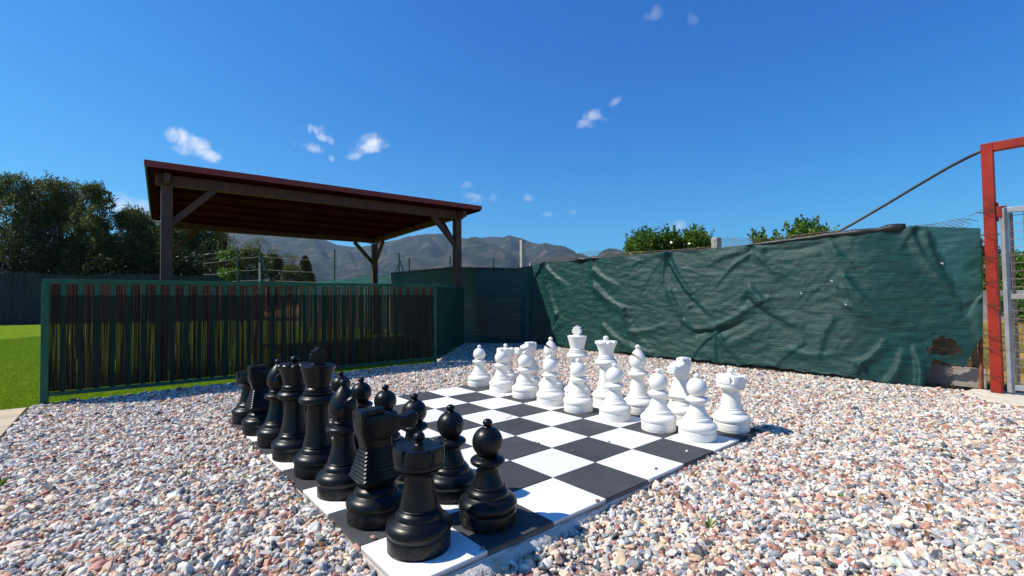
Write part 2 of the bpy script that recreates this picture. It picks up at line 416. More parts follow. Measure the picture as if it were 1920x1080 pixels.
# ------------------------------------------------------------------ chessboard
def chessboard():
    root = empty('chessboard', (BX, BY, 0), 'large outdoor chessboard of black and white slabs set in gravel', 'chessboard')
    rng = random.Random(3)
    def tiles(par):
        mb = MB()
        for i in range(8):
            for j in range(8):
                if (i+j) % 2 != par: continue
                x, y = W(i+.5, j+.5)
                dz = rng.uniform(-.0016, .0012)
                gp = rng.uniform(.0022, .0045)
                mb.box((x-BX+rng.uniform(-.0008, .0008), y-BY+rng.uniform(-.0008, .0008), -0.011+dz), (S-gp, S-gp, 0.022), rz=BA+rng.uniform(-.002, .002), bev=0.0025)
        return mb
    def tile_mat(name, dark):
        m, n, l, b = new_mat(name)
        t = n.new('ShaderNodeTexCoord')
        z = n.new('ShaderNodeTexNoise'); z.inputs['Scale'].default_value = 3.2; z.inputs['Detail'].default_value = 8; z.inputs['Roughness'].default_value = .65
        l.new(t.outputs['Object'], z.inputs['Vector'])
        f = n.new('ShaderNodeTexNoise'); f.inputs['Scale'].default_value = 160; f.inputs['Detail'].default_value = 4
        l.new(t.outputs['Object'], f.inputs['Vector'])
        sc_ = n.new('ShaderNodeTexNoise'); sc_.inputs['Scale'].default_value = 26; sc_.inputs['Detail'].default_value = 7; sc_.inputs['Distortion'].default_value = 2.2; sc_.inputs['Roughness'].default_value = .8
        l.new(t.outputs['Object'], sc_.inputs['Vector'])
        g = n.new('ShaderNodeNewGeometry')
        r = n.new('ShaderNodeValToRGB'); r.color_ramp.elements[0].position = .3; r.color_ramp.elements[1].position = .72
        A, B, C = ((0.040, 0.040, 0.043), (0.068, 0.068, 0.071), (0.21, 0.205, 0.195)) if dark else ((0.84, 0.82, 0.79), (0.79, 0.765, 0.73), (0.60, 0.51, 0.40))
        r.color_ramp.elements[0].color = (*A, 1); r.color_ramp.elements[1].color = (*B, 1); l.new(z.outputs['Fac'], r.inputs[0])
        mr = n.new('ShaderNodeMapRange'); mr.inputs['From Min'].default_value = .60 if dark else .66; mr.inputs['From Max'].default_value = .70 if dark else .78; mr.inputs['To Max'].default_value = .62 if dark else .4
        l.new(sc_.outputs['Fac'], mr.inputs['Value'])
        mx = n.new('ShaderNodeMix'); mx.data_type = 'RGBA'; l.new(mr.outputs[0], mx.inputs['Factor']); l.new(r.outputs[0], mx.inputs['A']); mx.inputs['B'].default_value = (*C, 1)
        br = n.new('ShaderNodeMapRange'); br.inputs['To Min'].default_value = .86; br.inputs['To Max'].default_value = 1.08 if not dark else 1.2; l.new(g.outputs['Random Per Island'], br.inputs['Value'])
        vs = n.new('ShaderNodeVectorMath'); vs.operation = 'SCALE'; l.new(mx.outputs['Result'], vs.inputs[0]); l.new(br.outputs[0], vs.inputs['Scale'])
        # grime on the vertical rim (soil splash)
        sep = n.new('ShaderNodeSeparateXYZ'); l.new(t.outputs['Object'], sep.inputs[0])
        gm = n.new('ShaderNodeMapRange'); gm.inputs['From Min'].default_value = -.004; gm.inputs['From Max'].default_value = -.016; gm.inputs['To Max'].default_value = .7
        l.new(sep.outputs[2], gm.inputs['Value'])
        m2 = n.new('ShaderNodeMix'); m2.data_type = 'RGBA'; l.new(gm.outputs[0], m2.inputs['Factor']); l.new(vs.outputs[0], m2.inputs['A']); m2.inputs['B'].default_value = (0.20, 0.15, 0.11, 1)
        l.new(m2.outputs['Result'], b.inputs['Base Color'])
        b.inputs['Roughness'].default_value = 0.72; b.inputs['Specular IOR Level'].default_value = 0.3
        bp = n.new('ShaderNodeBump'); bp.inputs['Distance'].default_value = .002; bp.inputs['Strength'].default_value = .5
        l.new(f.outputs['Fac'], bp.inputs['Height']); l.new(bp.outputs[0], b.inputs['Normal'])
        return m
    o = tiles(0).build('white_squares', tile_mat('white_painted_slab', False), root); o['label'] = 'white painted squares'
    o = tiles(1).build('black_squares', tile_mat('black_painted_slab', True), root); o['label'] = 'charcoal black squares'
    # concrete base, broken along the near edge
    mb = MB(); x, y = W(4, 4)
    mb.box((x-BX, y-BY, -0.047), (8*S+0.012, 8*S+0.012, 0.05), rz=BA, bev=0.004)
    mb.build('concrete_base', mat_noise('board_base', (0.44, 0.38, 0.32), (0.58, 0.54, 0.50), 9, 0.9, 0.8, 40, c3=(0.30, 0.20, 0.15), s3=5), root)
    # mortar haunch crumbling along the front edge
    bm = bmesh.new(); r2 = random.Random(8); rows = []
    for k in range(60):
        j = 0.1 + k*0.048
        wv = 0.05*math.sin(min(1, k/10)*1.57)*max(0, 1-(k/60)**2)+0.008 + r2.uniform(-.006, .008)
        p0 = W(-0.01, j); p1 = W(-0.02-wv/S*0.6, j); p2 = W(-0.02-wv/S, j)
        rows.append([bm.verts.new((p0[0]-BX, p0[1]-BY, -0.026+r2.uniform(-.003, .002))), bm.verts.new((p1[0]-BX, p1[1]-BY, -0.040+r2.uniform(-.006, .006))), bm.verts.new((p2[0]-BX, p2[1]-BY, -0.075))])
    for a, b in zip(rows, rows[1:]):
        for q in range(2): bm.faces.new((a[q], b[q], b[q+1], a[q+1]))
    me = bpy.data.meshes.new('mortar_haunch'); bmesh.ops.recalc_face_normals(bm, faces=bm.faces); bm.to_mesh(me); bm.free(); smooth(me)
    link_mesh('mortar_haunch', me, mat_noise('mortar_pale', (0.42, 0.36, 0.27), (0.62, 0.58, 0.53), 16, 0.95, 0.9, 60, bdist=.01), root)
chessboard()

# ------------------------------------------------------------------ chess pieces
def mat_plastic(name, c, c2, rough, dust, spec=.5):
    m, n, l, b = new_mat(name)
    t = n.new('ShaderNodeTexCoord'); oi = n.new('ShaderNodeObjectInfo')
    add = n.new('ShaderNodeVectorMath'); l.new(t.outputs['Object'], add.inputs[0]); l.new(oi.outputs['Random'], add.inputs[1])
    z = n.new('ShaderNodeTexNoise'); z.inputs['Scale'].default_value = 9; z.inputs['Detail'].default_value = 9; z.inputs['Roughness'].default_value = .7
    l.new(add.outputs[0], z.inputs['Vector'])
    r = n.new('ShaderNodeValToRGB'); r.color_ramp.elements[0].position = .5; r.color_ramp.elements[1].position = .78
    r.color_ramp.elements[0].color = (*c, 1); r.color_ramp.elements[1].color = (*c2, 1); l.new(z.outputs['Fac'], r.inputs[0])
    # dirt splashed on the foot
    sep = n.new('ShaderNodeSeparateXYZ'); l.new(t.outputs['Object'], sep.inputs[0])
    zs = n.new('ShaderNodeTexNoise'); zs.inputs['Scale'].default_value = 70; zs.inputs['Detail'].default_value = 4; l.new(add.outputs[0], zs.inputs['Vector'])
    hg = n.new('ShaderNodeMapRange'); hg.inputs['From Min'].default_value = .06; hg.inputs['From Max'].default_value = 0.0; l.new(sep.outputs[2], hg.inputs['Value'])
    th = n.new('ShaderNodeMapRange'); th.inputs['From Min'].default_value = .52; th.inputs['From Max'].default_value = .66; l.new(zs.outputs['Fac'], th.inputs['Value'])
    mu = n.new('ShaderNodeMath'); mu.operation = 'MULTIPLY'; l.new(hg.outputs[0], mu.inputs[0]); l.new(th.outputs[0], mu.inputs[1])
    mu2 = n.new('ShaderNodeMath'); mu2.operation = 'MULTIPLY'; l.new(mu.outputs[0], mu2.inputs[0]); mu2.inputs[1].default_value = dust[3]
    mx = n.new('ShaderNodeMix'); mx.data_type = 'RGBA'; l.new(mu2.outputs[0], mx.inputs['Factor']); l.new(r.outputs[0], mx.inputs['A']); mx.inputs['B'].default_value = (*dust[:3], 1)
    l.new(mx.outputs['Result'], b.inputs['Base Color'])
    rr = n.new('ShaderNodeMapRange'); rr.inputs['From Min'].default_value = .3; rr.inputs['From Max'].default_value = .7; rr.inputs['To Min'].default_value = rough-.05; rr.inputs['To Max'].default_value = rough+.09
    l.new(z.outputs['Fac'], rr.inputs['Value']); l.new(rr.outputs[0], b.inputs['Roughness'])
    bp = n.new('ShaderNodeBump'); bp.inputs['Distance'].default_value = .0012; bp.inputs['Strength'].default_value = .35
    z4 = n.new('ShaderNodeTexNoise'); z4.inputs['Scale'].default_value = 34; z4.inputs['Detail'].default_value = 3; l.new(add.outputs[0], z4.inputs['Vector'])
    l.new(z4.outputs['Fac'], bp.inputs['Height']); l.new(bp.outputs[0], b.inputs['Normal'])
    b.inputs['Specular IOR Level'].default_value = spec
    return m
m_black = mat_plastic('black_plastic', (0.0040, 0.0041, 0.0046), (0.009, 0.009, 0.010), 0.33, (0.16, 0.13, 0.10, 0.35), .30)
m_white = mat_plastic('white_plastic', (0.83, 0.79, 0.72), (0.78, 0.73, 0.64), 0.42, (0.45, 0.37, 0.27, 0.35))

def catmull(P, n=4):
    P = [tuple(p) for p in P]; out = []
    for k in range(len(P)-1):
        p0 = P[max(k-1, 0)]; p1 = P[k]; p2 = P[k+1]; p3 = P[min(k+2, len(P)-1)]
        for s_ in range(n):
            t = s_/n
            out.append(tuple(0.5*((2*b)+(-a+c)*t+(2*a-5*b+4*c-d)*t*t+(-a+3*b-3*c+d)*t**3) for a, b, c, d in zip(p0, p1, p2, p3)))
    out.append(P[-1]); return out
def lathe_me(name, prof, n=56, sm=True, fn=None, curve=True, sharp=38):
    pr = catmull(prof) if curve else prof
    bm = bmesh.new(); rings = []
    for (r, z) in pr:
        r = max(r, 0)
        if r < 1e-4: rings.append([bm.verts.new((0, 0, z))]); continue
        ring = []
        for k in range(n):
            a = 2*math.pi*k/n; rr, zz = (r, z) if fn is None else fn(r, z, a)
            ring.append(bm.verts.new((rr*math.cos(a), rr*math.sin(a), zz)))
        rings.append(ring)
    for a, b in zip(rings, rings[1:]):
        if len(a) == 1 and len(b) == 1: continue
        for k in range(n):
            k2 = (k+1) % n
            if len(a) == 1: bm.faces.new((a[0], b[k], b[k2]))
            elif len(b) == 1: bm.faces.new((a[k], b[0], a[k2]))
            else: bm.faces.new((a[k], a[k2], b[k2], b[k]))
    for ring in (rings[0], rings[-1]):
        if len(ring) > 1: bm.faces.new(ring)
    bmesh.ops.recalc_face_normals(bm, faces=bm.faces)
    me = bpy.data.meshes.new(name); bm.to_mesh(me); bm.free(); smooth(me); me.set_sharp_from_angle(angle=rad(sharp))
    return me
BASE = [(0.0, 0.0), (.110, 0.0), (.116, .003), (.1195, .010), (.1205, .030), (.1205, .050), (.1185, .0555), (.1195, .060), (.1235, .068), (.1255, .078), (.1225, .091), (.113, .103), (.101, .111), (.094, .1155), (.0905, .119), (.0895, .128), (.085, .1365), (.079, .142), (.073, .1465), (.070, .149), (.0, .1495)]
def neck_knob(zb, zc, r=.0215, nr=.013):
    return [(0, zb-.006), (nr+.006, zb-.004), (nr+.001, zb+.003), (nr, zc-r*.62), (r*.75, zc-r*.52), (r, zc), (r*.78, zc+r*.52), (r*.35, zc+r*.78), (0, zc+r*.84)]
def arc(r, zc, z0, z1, n=14):
    a0 = math.asin(max(-1, min(1, (z0-zc)/r))); a1 = math.asin(max(-1, min(1, (z1-zc)/r)))
    return [(r*math.cos(a0+(a1-a0)*k/n), zc+r*math.sin(a0+(a1-a0)*k/n)) for k in range(n+1)]
ME = {}
ME['base'] = lathe_me('base', BASE, 64)
# pawn
ME['pawn_stem'] = lathe_me('stem', [(0, .149), (.0665, .1495), (.0675, .153), (.0655, .162), (.059, .178), (.052, .197), (.047, .216), (.0455, .228), (.050, .235), (.062, .240), (.0715, .247), (.0745, .255), (.072, .263), (.062, .270), (.048, .276), (.040, .279), (0, .280)])
ME['pawn_head'] = lathe_me('head', [(0, .274)] + arc(.066, .334, .277, .398), 56, curve=False)
ME['pawn_knob'] = lathe_me('knob', neck_knob(.398, .414), 28)
# rook
ME['rook_stem'] = lathe_me('stem', [(0, .149), (.071, .1495), (.0715, .154), (.069, .170), (.0635, .198), (.059, .228), (.0565, .255), (.057, .270), (.063, .281), (.075, .291), (.086, .298), (.0905, .303), (0, .3035)])
def rook_fn(r, z, a):
    k = (a / (2*math.pi) * 6) % 1.0
    if z > .345 and r > .080:
        t = abs(k-.5)*6/ .62          # notch half width
        q = 0.0 if t > 1 else min(1.0, (1-t)*5)
        return (r - .0075*q if r > .09 else r), z - (.010*q if z > .375 else 0)
    return r, z
ME['rook_head'] = lathe_me('head', [(0, .303), (.0905, .3035), (.0945, .308), (.0955, .320), (.0935, .324), (.0945, .328), (.0985, .332), (.0990, .346), (.0990, .350), (.0985, .378), (.0965, .383), (.092, .3845), (.082, .3835), (.079, .381), (.03, .386), (0, .388)], 144, fn=rook_fn, curve=False, sharp=28)
ME['rook_knob'] = lathe_me('knob', neck_knob(.388, .414, .0235, .015), 28)
# bishop
ME['bishop_stem'] = lathe_me('stem', [(0, .149), (.0705, .1495), (.0715, .154), (.068, .170), (.060, .198), (.0535, .228), (.0495, .258), (.0485, .280), (.053, .288), (.068, .294), (.079, .302), (.0815, .311), (.078, .320), (.064, .328), (.052, .333), (.0515, .337), (.055, .341), (.055, .346), (.050, .350), (.049, .353), (.0525, .357), (.0525, .361), (.048, .364), (0, .365)])
def bishop_head():
    prof = [(0, .362), (.046, .3635), (.055, .372), (.0635, .388), (.0675, .407), (.067, .428), (.061, .450), (.050, .473), (.036, .493), (.022, .508), (.012, .515), (0, .517)]
    me = lathe_me('head', prof, 64)
    o = bpy.data.objects.new('head', me); col.objects.link(o)
    bm = bmesh.new(); bmesh.ops.create_cube(bm, size=1)
    bmesh.ops.transform(bm, matrix=Matrix.Translation((-.026, 0, .414)) @ Matrix.Rotation(rad(-37), 4, 'Y') @ Matrix.Translation((.065, 0, 0)) @ Matrix.Diagonal((.13, .2, .021, 1)), verts=bm.verts)
    es = [e for e in bm.edges]
    bmesh.ops.bevel(bm, geom=es, offset=.006, segments=3, affect='EDGES')
    cm = bpy.data.meshes.new('cut'); bm.to_mesh(cm); bm.free()
    c = bpy.data.objects.new('cut', cm); col.objects.link(c)
    md = o.modifiers.new('b', 'BOOLEAN'); md.object = c; md.operation = 'DIFFERENCE'; md.solver = 'EXACT'
    dg = bpy.context.evaluated_depsgraph_get(); out = bpy.data.meshes.new_from_object(o.evaluated_get(dg))
    bpy.data.objects.remove(o); bpy.data.objects.remove(c)
    smooth(out); out.set_sharp_from_angle(angle=rad(34)); out.name = 'head'; out.materials.clear()
    return out
ME['bishop_head'] = bishop_head()
ME['bishop_knob'] = lathe_me('knob', neck_knob(.513, .532, .0215, .012), 28)
# queen
def crown_stem(zt, rc):
    return [(0, .149), (.074, .1495), (.075, .154), (.0715, .175), (.065, .21), (.060, .25), (.0575, .29), (.0575, zt-.072), (.061, zt-.062), (.078, zt-.054), (rc-.004, zt-.042), (rc, zt-.030), (rc-.004, zt-.018), (.084, zt-.008), (.073, zt-.003), (0, zt-.002)]
ME['queen_stem'] = lathe_me('stem', crown_stem(.398, .099))
def q_fn(r, z, a):
    if z > .535 and r > .06:
        k = abs(math.sin(a*4.5)); d = (1-k)**1.6
        return r-.006*d*(r > .08), z-.013*d*(1 if r > .08 else .3)
    return r, z
ME['queen_head'] = lathe_me('head', [(0, .396), (.070, .3965), (.0745, .402), (.0735, .409), (.066, .412), (.0655, .415), (.0695, .419), (.0695, .424), (.063, .428), (.061, .432), (.0635, .45), (.069, .475), (.0765, .50), (.086, .52), (.095, .534), (.0985, .541), (.0975, .550), (.092, .5555), (.082, .556), (.055, .560), (.02, .563), (0, .563)], 144, fn=q_fn, curve=False, sharp=34)
ME['queen_knob'] = lathe_me('knob', neck_knob(.562, .580, .0255, .015), 28)
# king
ME['king_stem'] = lathe_me('stem', crown_stem(.428, .100))
ME['king_head'] = lathe_me('head', [(0, .426), (.072, .4265), (.077, .432), (.0765, .440), (.069, .443), (.068, .447), (.0725, .451), (.0725, .457), (.066, .461), (.0625, .465), (.064, .475), (.0905, .572), (.0925, .577), (.0905, .5815), (.086, .583), (.04, .585), (0, .586)], 72, curve=False, sharp=34)
def king_cross():
    half = [(.036, .583), (.033, .590), (.026, .597), (.0255, .602), (.038, .607), (.0425, .612), (.0425, .640), (.038, .645), (.031, .646), (.030, .649), (.036, .656), (.033, .661), (.018, .664), (.011, .671), (.005, .677), (0, .678)]
    pts = half + [(-x, z) for x, z in half[-2::-1]]
    bm = bmesh.new(); th = .027
    f = [bm.verts.new((-th if z < .60 or z > .66 else -th, x, z)) for x, z in pts]; g = [bm.verts.new((th, x, z)) for x, z in pts]
    bm.faces.new(f); bm.faces.new(g[::-1])
    for k in range(len(pts)): k2 = (k+1) % len(pts); bm.faces.new((f[k], g[k], g[k2], f[k2]))
    bmesh.ops.recalc_face_normals(bm, faces=bm.faces)
    bmesh.ops.bevel(bm, geom=[e for e in bm.edges if abs(e.verts[0].co.x-e.verts[1].co.x) < 1e-6], offset=.0035, segments=2, affect='EDGES')
    # round collar disc under it
    r = bmesh.ops.create_cone(bm, cap_ends=True, segments=28, radius1=.040, radius2=.033, depth=.010)
    bmesh.ops.translate(bm, verts=r['verts'], vec=(0, 0, .590))
    me = bpy.data.meshes.new('cross'); bm.to_mesh(me); bm.free(); smooth(me); me.set_sharp_from_angle(angle=rad(30)); return me
ME['king_cross'] = king_cross()
# knight (faces +x locally)
def loft(name, secs, sub=2, sharp=None, extra=None):
    """secs: list of rings of equal vertex count"""
    bm = bmesh.new(); rings = [[bm.verts.new(p) for p in s_] for s_ in secs]; n = len(rings[0])
    for a, b in zip(rings, rings[1:]):
        for k in range(n): bm.faces.new((a[k], a[(k+1) % n], b[(k+1) % n], b[k]))
    bm.faces.new(rings[0]); bm.faces.new(rings[-1])
    bmesh.ops.recalc_face_normals(bm, faces=bm.faces)
    me = bpy.data.meshes.new(name); bm.to_mesh(me); bm.free(); smooth(me); me.set_sharp_from_angle(angle=rad(sharp or 30)); return me
def rring(x0, x1, hw, z, ch, n=4):
    """rounded rectangle ring in XY at height z"""
    out = []
    for cx, cy, a0 in ((x1-ch, hw-ch, 0), (x0+ch, hw-ch, 90), (x0+ch, -hw+ch, 180), (x1-ch, -hw+ch, 270)):
        for k in range(n):
            a = rad(a0+90*k/(n-1)); out.append((cx+ch*math.cos(a), cy+ch*math.sin(a), z))
    return out
def knight_body():
    secs = [rring(-.068, .068, .068, .149, .066), rring(-.070, .070, .070, .153, .062), rring(-.078, .076, .073, .166, .030), rring(-.090, .084, .080, .182, .014), rring(-.092, .085, .081, .186, .010)]
    # ribbed neck: eight stepped ridges on the mane side
    N = 9
    for k in range(N):
        z = .188 + k*.0150
        t = k/(N-1)
        xb = -.091 + .027*t; hw = .080 - .040*t**0.9; xf = .084 - .026*t
        if k < N-1:
            xb2 = -.091+.027*((k+1)/(N-1)) ; hw2 = .080-.040*((k+1)/(N-1))**0.9
            secs.append(rring(xb, xf, hw, z, .009))
            secs.append(rring(xb, xf-.0005, hw-.0005, z+.0035, .009))
            secs.append(rring(xb+.0115, xf-.001, hw-.003, z+.0132, .007))
            secs.append(rring(xb2+.0010, xf-.002, hw2-.0005, z+.0143, .008))
        else: secs.append(rring(xb, xf, hw, z, .009))
    secs += [rring(-.066, .058, .0395, .325, .010), rring(-.074, .057, .0405, .350, .010), rring(-.082, .058, .044, .375, .011), rring(-.087, .060, .0475, .40, .012), rring(-.088, .058, .048, .438, .012), rring(-.083, .052, .044, .449, .012)]
    return loft('neck', secs, sharp=26)
ME['knight_neck'] = knight_body()
def knight_head():
    def sec(x, z0, z1, hw, ch=.010):
        out = []
        zc0, zc1 = z0+ch, z1-ch
        for cy, cz, a0 in ((hw-ch, zc1, 0), (-hw+ch, zc1, 90), (-hw+ch, zc0, 180), (hw-ch, zc0, 270)):
            for k in range(4):
                a = rad(a0+30*k); out.append((x, cy+ch*math.cos(a), cz+ch*math.sin(a)))
        return out
    secs = [sec(-.03, .340, .449, .046, .014), sec(.03, .335, .449, .046, .015), sec(.065, .350, .444, .043, .015), sec(.10, .362, .424, .036, .014), sec(.135, .364, .422, .034, .014), sec(.160, .362, .431, .035, .014), sec(.180, .367, .434, .033, .015), sec(.190, .376, .424, .026, .013)]
    return loft('head', secs, sharp=24)
ME['knight_head'] = knight_head()
def knight_crest():
    # forelock / ears: raised rim block open at the top plus two ear lobes
    mb = MB()
    mb.box((-.052, 0, .4585), (.070, .074, .030), bev=.007)
    mb.box((.004, 0, .4600), (.050, .058, .032), bev=.010)
    mb.box((-.075, .040, .447), (.028, .020, .042), rz=.2, bev=.007); mb.box((-.075, -.040, .447), (.028, .020, .042), rz=-.2, bev=.007)
    me_o = mb.build('tmp', None, sm=True); me = me_o.data; bpy.data.objects.remove(me_o); me.name = 'crest'; me.set_sharp_from_angle(angle=rad(24)); return me
ME['knight_crest'] = knight_crest()
def small(name, p, r):
    me_o = MB().tube(p, r, 10).build('tmp', None, sm=True); me = me_o.data; bpy.data.objects.remove(me_o); me.name = name; return me
for s_, q in ((1, 'a'), (-1, 'b')):
    ME['knight'+q+'_eye'] = small('eye', [(.045, s_*.0405, .428), (.062, s_*.045, .434), (.080, s_*.039, .427)], [.005, .009, .005])
    ME['knight'+q+'_nostril'] = small('nostril', [(.172, s_*.029, .410), (.180, s_*.032, .413), (.187, s_*.027, .410)], [.004, .008, .004])
KIND = {'pawn': ['base', 'pawn_stem', 'pawn_head', 'pawn_knob'], 'rook': ['base', 'rook_stem', 'rook_head', 'rook_knob'],
        'bishop': ['base', 'bishop_stem', 'bishop_head', 'bishop_knob'], 'queen': ['base', 'queen_stem', 'queen_head', 'queen_knob'],
        'king': ['base', 'king_stem', 'king_head', 'king_cross'], 'knight': ['base', 'knight_neck', 'knight_head', 'knight_crest', 'knighta_eye', 'knightb_eye', 'knighta_nostril', 'knightb_nostril']}
FACE = math.atan2(jv[1], jv[0])
CENTER = {}
SUNBLEACH = None
def piece(kind, colour, i, j, label, rz=0.0, group=None):
    x, y = W(i, j)
    root = empty('chess_'+kind, (x, y, 0.0005), label, 'chess piece', group, FACE + (0 if colour == 'black' else math.pi) + rz)
    mat = m_black if colour == 'black' else m_white
    made = {}
    for part in KIND[kind]:
        key = part + colour
        if key not in ME:
            me = ME[part].copy(); me.materials.clear(); me.materials.append(mat); ME[key] = me
        nm = part.split('_')[-1]
        par = root
        if nm in ('crest', 'eye', 'nostril'): par = made['head']
        o = bpy.data.objects.new(nm, ME[key]); col.objects.link(o); o.parent = par; made[nm] = o
    return root
rj = random.Random(21)
GB, GW = 'black chess pieces lined up on the board', 'white chess pieces lined up on the board'
P0 = [('rook', .58, .49, 'black rook on the white corner square nearest the camera'),
      ('knight', 1.51, .42, 'black knight with ribbed mane beside the nearest black rook'),
      ('bishop', 2.57, .42, 'black bishop between the black king and the nearer black knight'),
      ('king', 3.58, .41, 'black king, the tallest black piece, with cross finial'),
      ('queen', 4.62, .36, 'black queen with scalloped crown beside the black king'),
      ('bishop', 5.60, .35, 'black bishop beside the black queen on its far side'),
      ('knight', 6.64, .31, 'black knight beside the farthest black rook'),
      ('rook', 7.74, .33, 'black rook on the far left corner, nearest the green railing')]
TURN = {('black', 'king'): -1.65, ('white', 'king'): .42, ('black', 'bishop'): -.55, ('white', 'bishop'): -.65, ('white', 'knight'): .2}
for k, i, j, lab in P0: piece(k, 'black', i, j, lab, rj.uniform(-.06, .06) + TURN.get(('black', k), 0), GB)
PW = [(.54, 1.41, 'black pawn nearest the camera, in front of the near black rook'), (1.49, 1.50, 'black pawn directly in front of the nearer black knight'),
      (2.5, 1.5, 'black pawn in front of the bishop beside the black king'), (3.5, 1.5, 'black pawn in front of the black king'), (4.5, 1.5, 'black pawn in front of the black queen'),
      (5.5, 1.5, 'black pawn in front of the farther black bishop'), (6.5, 1.5, 'black pawn in front of the farther black knight'), (7.5, 1.5, 'black pawn in front of the farthest black rook')]
for i, j, lab in PW: piece('pawn', 'black', i, j, lab, rj.uniform(-3, 3), GB)
P1 = [('rook', .43, 7.60, 'white rook on the right corner of the board'), ('knight', 1.48, 7.50, 'white knight beside the rightmost white rook'),
      ('bishop', 2.55, 7.44, 'white bishop between the white queen and the right white knight'), ('queen', 3.55, 7.52, 'white queen with scalloped crown beside the white king'),
      ('king', 4.5, 7.5, 'white king, the tallest white piece, with cross finial'), ('bishop', 5.5, 7.5, 'white bishop left of the white king with notched mitre'),
      ('knight', 6.45, 7.5, 'white knight left of the white king beside the farthest white rook'), ('rook', 7.5, 7.5, 'white rook farthest away, behind the second white pawn from left')]
for k, i, j, lab in P1: piece(k, 'white', i, j, lab, rj.uniform(-.05, .05) + TURN.get(('white', k), 0), GW)
PX = [(.58, 6.51, 'rightmost white pawn, in front of the right white rook'), (1.41, 6.49, 'white pawn in front of the right white knight'), (2.52, 6.51, 'white pawn in front of the right white bishop'),
      (3.58, 6.49, 'white pawn in front of the white queen'), (4.5, 6.47, 'white pawn in front of the white king'), (5.58, 6.58, 'white pawn in front of the left white bishop'),
      (6.64, 6.62, 'white pawn in front of the left white knight'), (7.77, 6.67, 'leftmost white pawn, alone on the far corner of the board')]
for i, j, lab in PX: piece('pawn', 'white', i, j, lab, rj.uniform(-3, 3), GW)

# ------------------------------------------------------------------ green railing with reed screen
m_gpaint = mat_noise('green_paint', (0.007, 0.078, 0.044), (0.014, 0.105, 0.060), 14, 0.5, 0.25, 90, c3=(0.012, 0.05, 0.032), s3=6, bdist=.002, spec=.25)
def mat_reed():
    m, n, l, b = new_mat('reed_stalk')
    g = n.new('ShaderNodeNewGeometry'); r = n.new('ShaderNodeValToRGB'); e = r.color_ramp.elements
    cs = [(0.07, 0.022, 0.012), (0.12, 0.038, 0.02), (0.15, 0.075, 0.04), (0.05, 0.02, 0.014), (0.26, 0.16, 0.09)]
    while len(e) < 5: e.new(.5)
    for k, c in enumerate(cs): e[k].position = k/4; e[k].color = (*c, 1)
    l.new(g.outputs['Random Per Island'], r.inputs[0]); l.new(r.outputs[0], b.inputs['Base Color']); b.inputs['Roughness'].default_value = .8
    t = n.new('ShaderNodeBsdfTranslucent'); l.new(r.outputs[0], t.inputs['Color'])
    mx = n.new('ShaderNodeMixShader'); mx.inputs[0].default_value = .22
    l.new(b.outputs[0], mx.inputs[1]); l.new(t.outputs[0], mx.inputs[2]); l.new(mx.outputs[0], n['Material Output'].inputs['Surface'])
    return m
def mat_veil(name, c, alpha, lines=0):
    """thin sheet of one even colour mixed with transparency"""
    m, n, l, b = new_mat(name)
    b.inputs['Base Color'].default_value = (*c, 1); b.inputs['Roughness'].default_value = .7; b.inputs['Specular IOR Level'].default_value = .2
    t = n.new('ShaderNodeBsdfTransparent'); mx = n.new('ShaderNodeMixShader'); mx.inputs[0].default_value = alpha
    l.new(t.outputs[0], mx.inputs[1]); l.new(b.outputs[0], mx.inputs[2]); l.new(mx.outputs[0], n['Material Output'].inputs['Surface'])
    return m
def reeds(name, A, B, off, z0, z1, mat, parent, org, seed=1, gap=.12, pitch=.0040):
    rng = np.random.default_rng(seed); A = np.array(A); B = np.array(B); L = np.hypot(*(B-A)); d = (B-A)/L; nr = np.array((-d[1], d[0]))
    N = int(L/pitch); Vs, Fs = [], []; k = 0
    dens = np.interp(np.arange(N+1)*pitch, np.arange(0, L+1, .11), rng.uniform(0.02, 2.2*gap, len(np.arange(0, L+1, .11))))
    for q in range(N):
        s0 = q*pitch
        segs = [(z0, z1)]
        if rng.random() < dens[q]:      # broken stalk
            zc = rng.uniform(z0+.05, z0+.62*(z1-z0)); segs = [(zc, z1)] if rng.random() < .6 else [(z0, zc-.12), (zc, z1)]
        for (a, b) in segs:
            if b-a < .05: continue
            t = s0 + rng.uniform(-.001, .001); lean = rng.normal(0, .0035)
            o = off + rng.uniform(-.006, .006); wv = pitch*rng.uniform(.54, .74)
            zt = b + (rng.uniform(-.012, .004) if b == z1 else 0)
            zs = np.linspace(a, zt, 4); c = t + lean*(zs-a)/1.0 + np.array([0, *rng.normal(0, .0011, 2), 0])
            for qq, z in enumerate(zs):
                for (du, dn) in ((-wv, 0), (0, wv), (wv, 0), (0, -wv)):
                    p = A + d*(c[qq]+du) + nr*(o+dn); Vs.append((p[0]-org[0], p[1]-org[1], z))
            for qq in range(3):
                for r_ in range(4): Fs.append((k+qq*4+r_, k+qq*4+(r_+1) % 4, k+qq*4+4+(r_+1) % 4, k+qq*4+4+r_))
            k += 16
    return mesh_np(name, Vs, Fs, mat, parent)
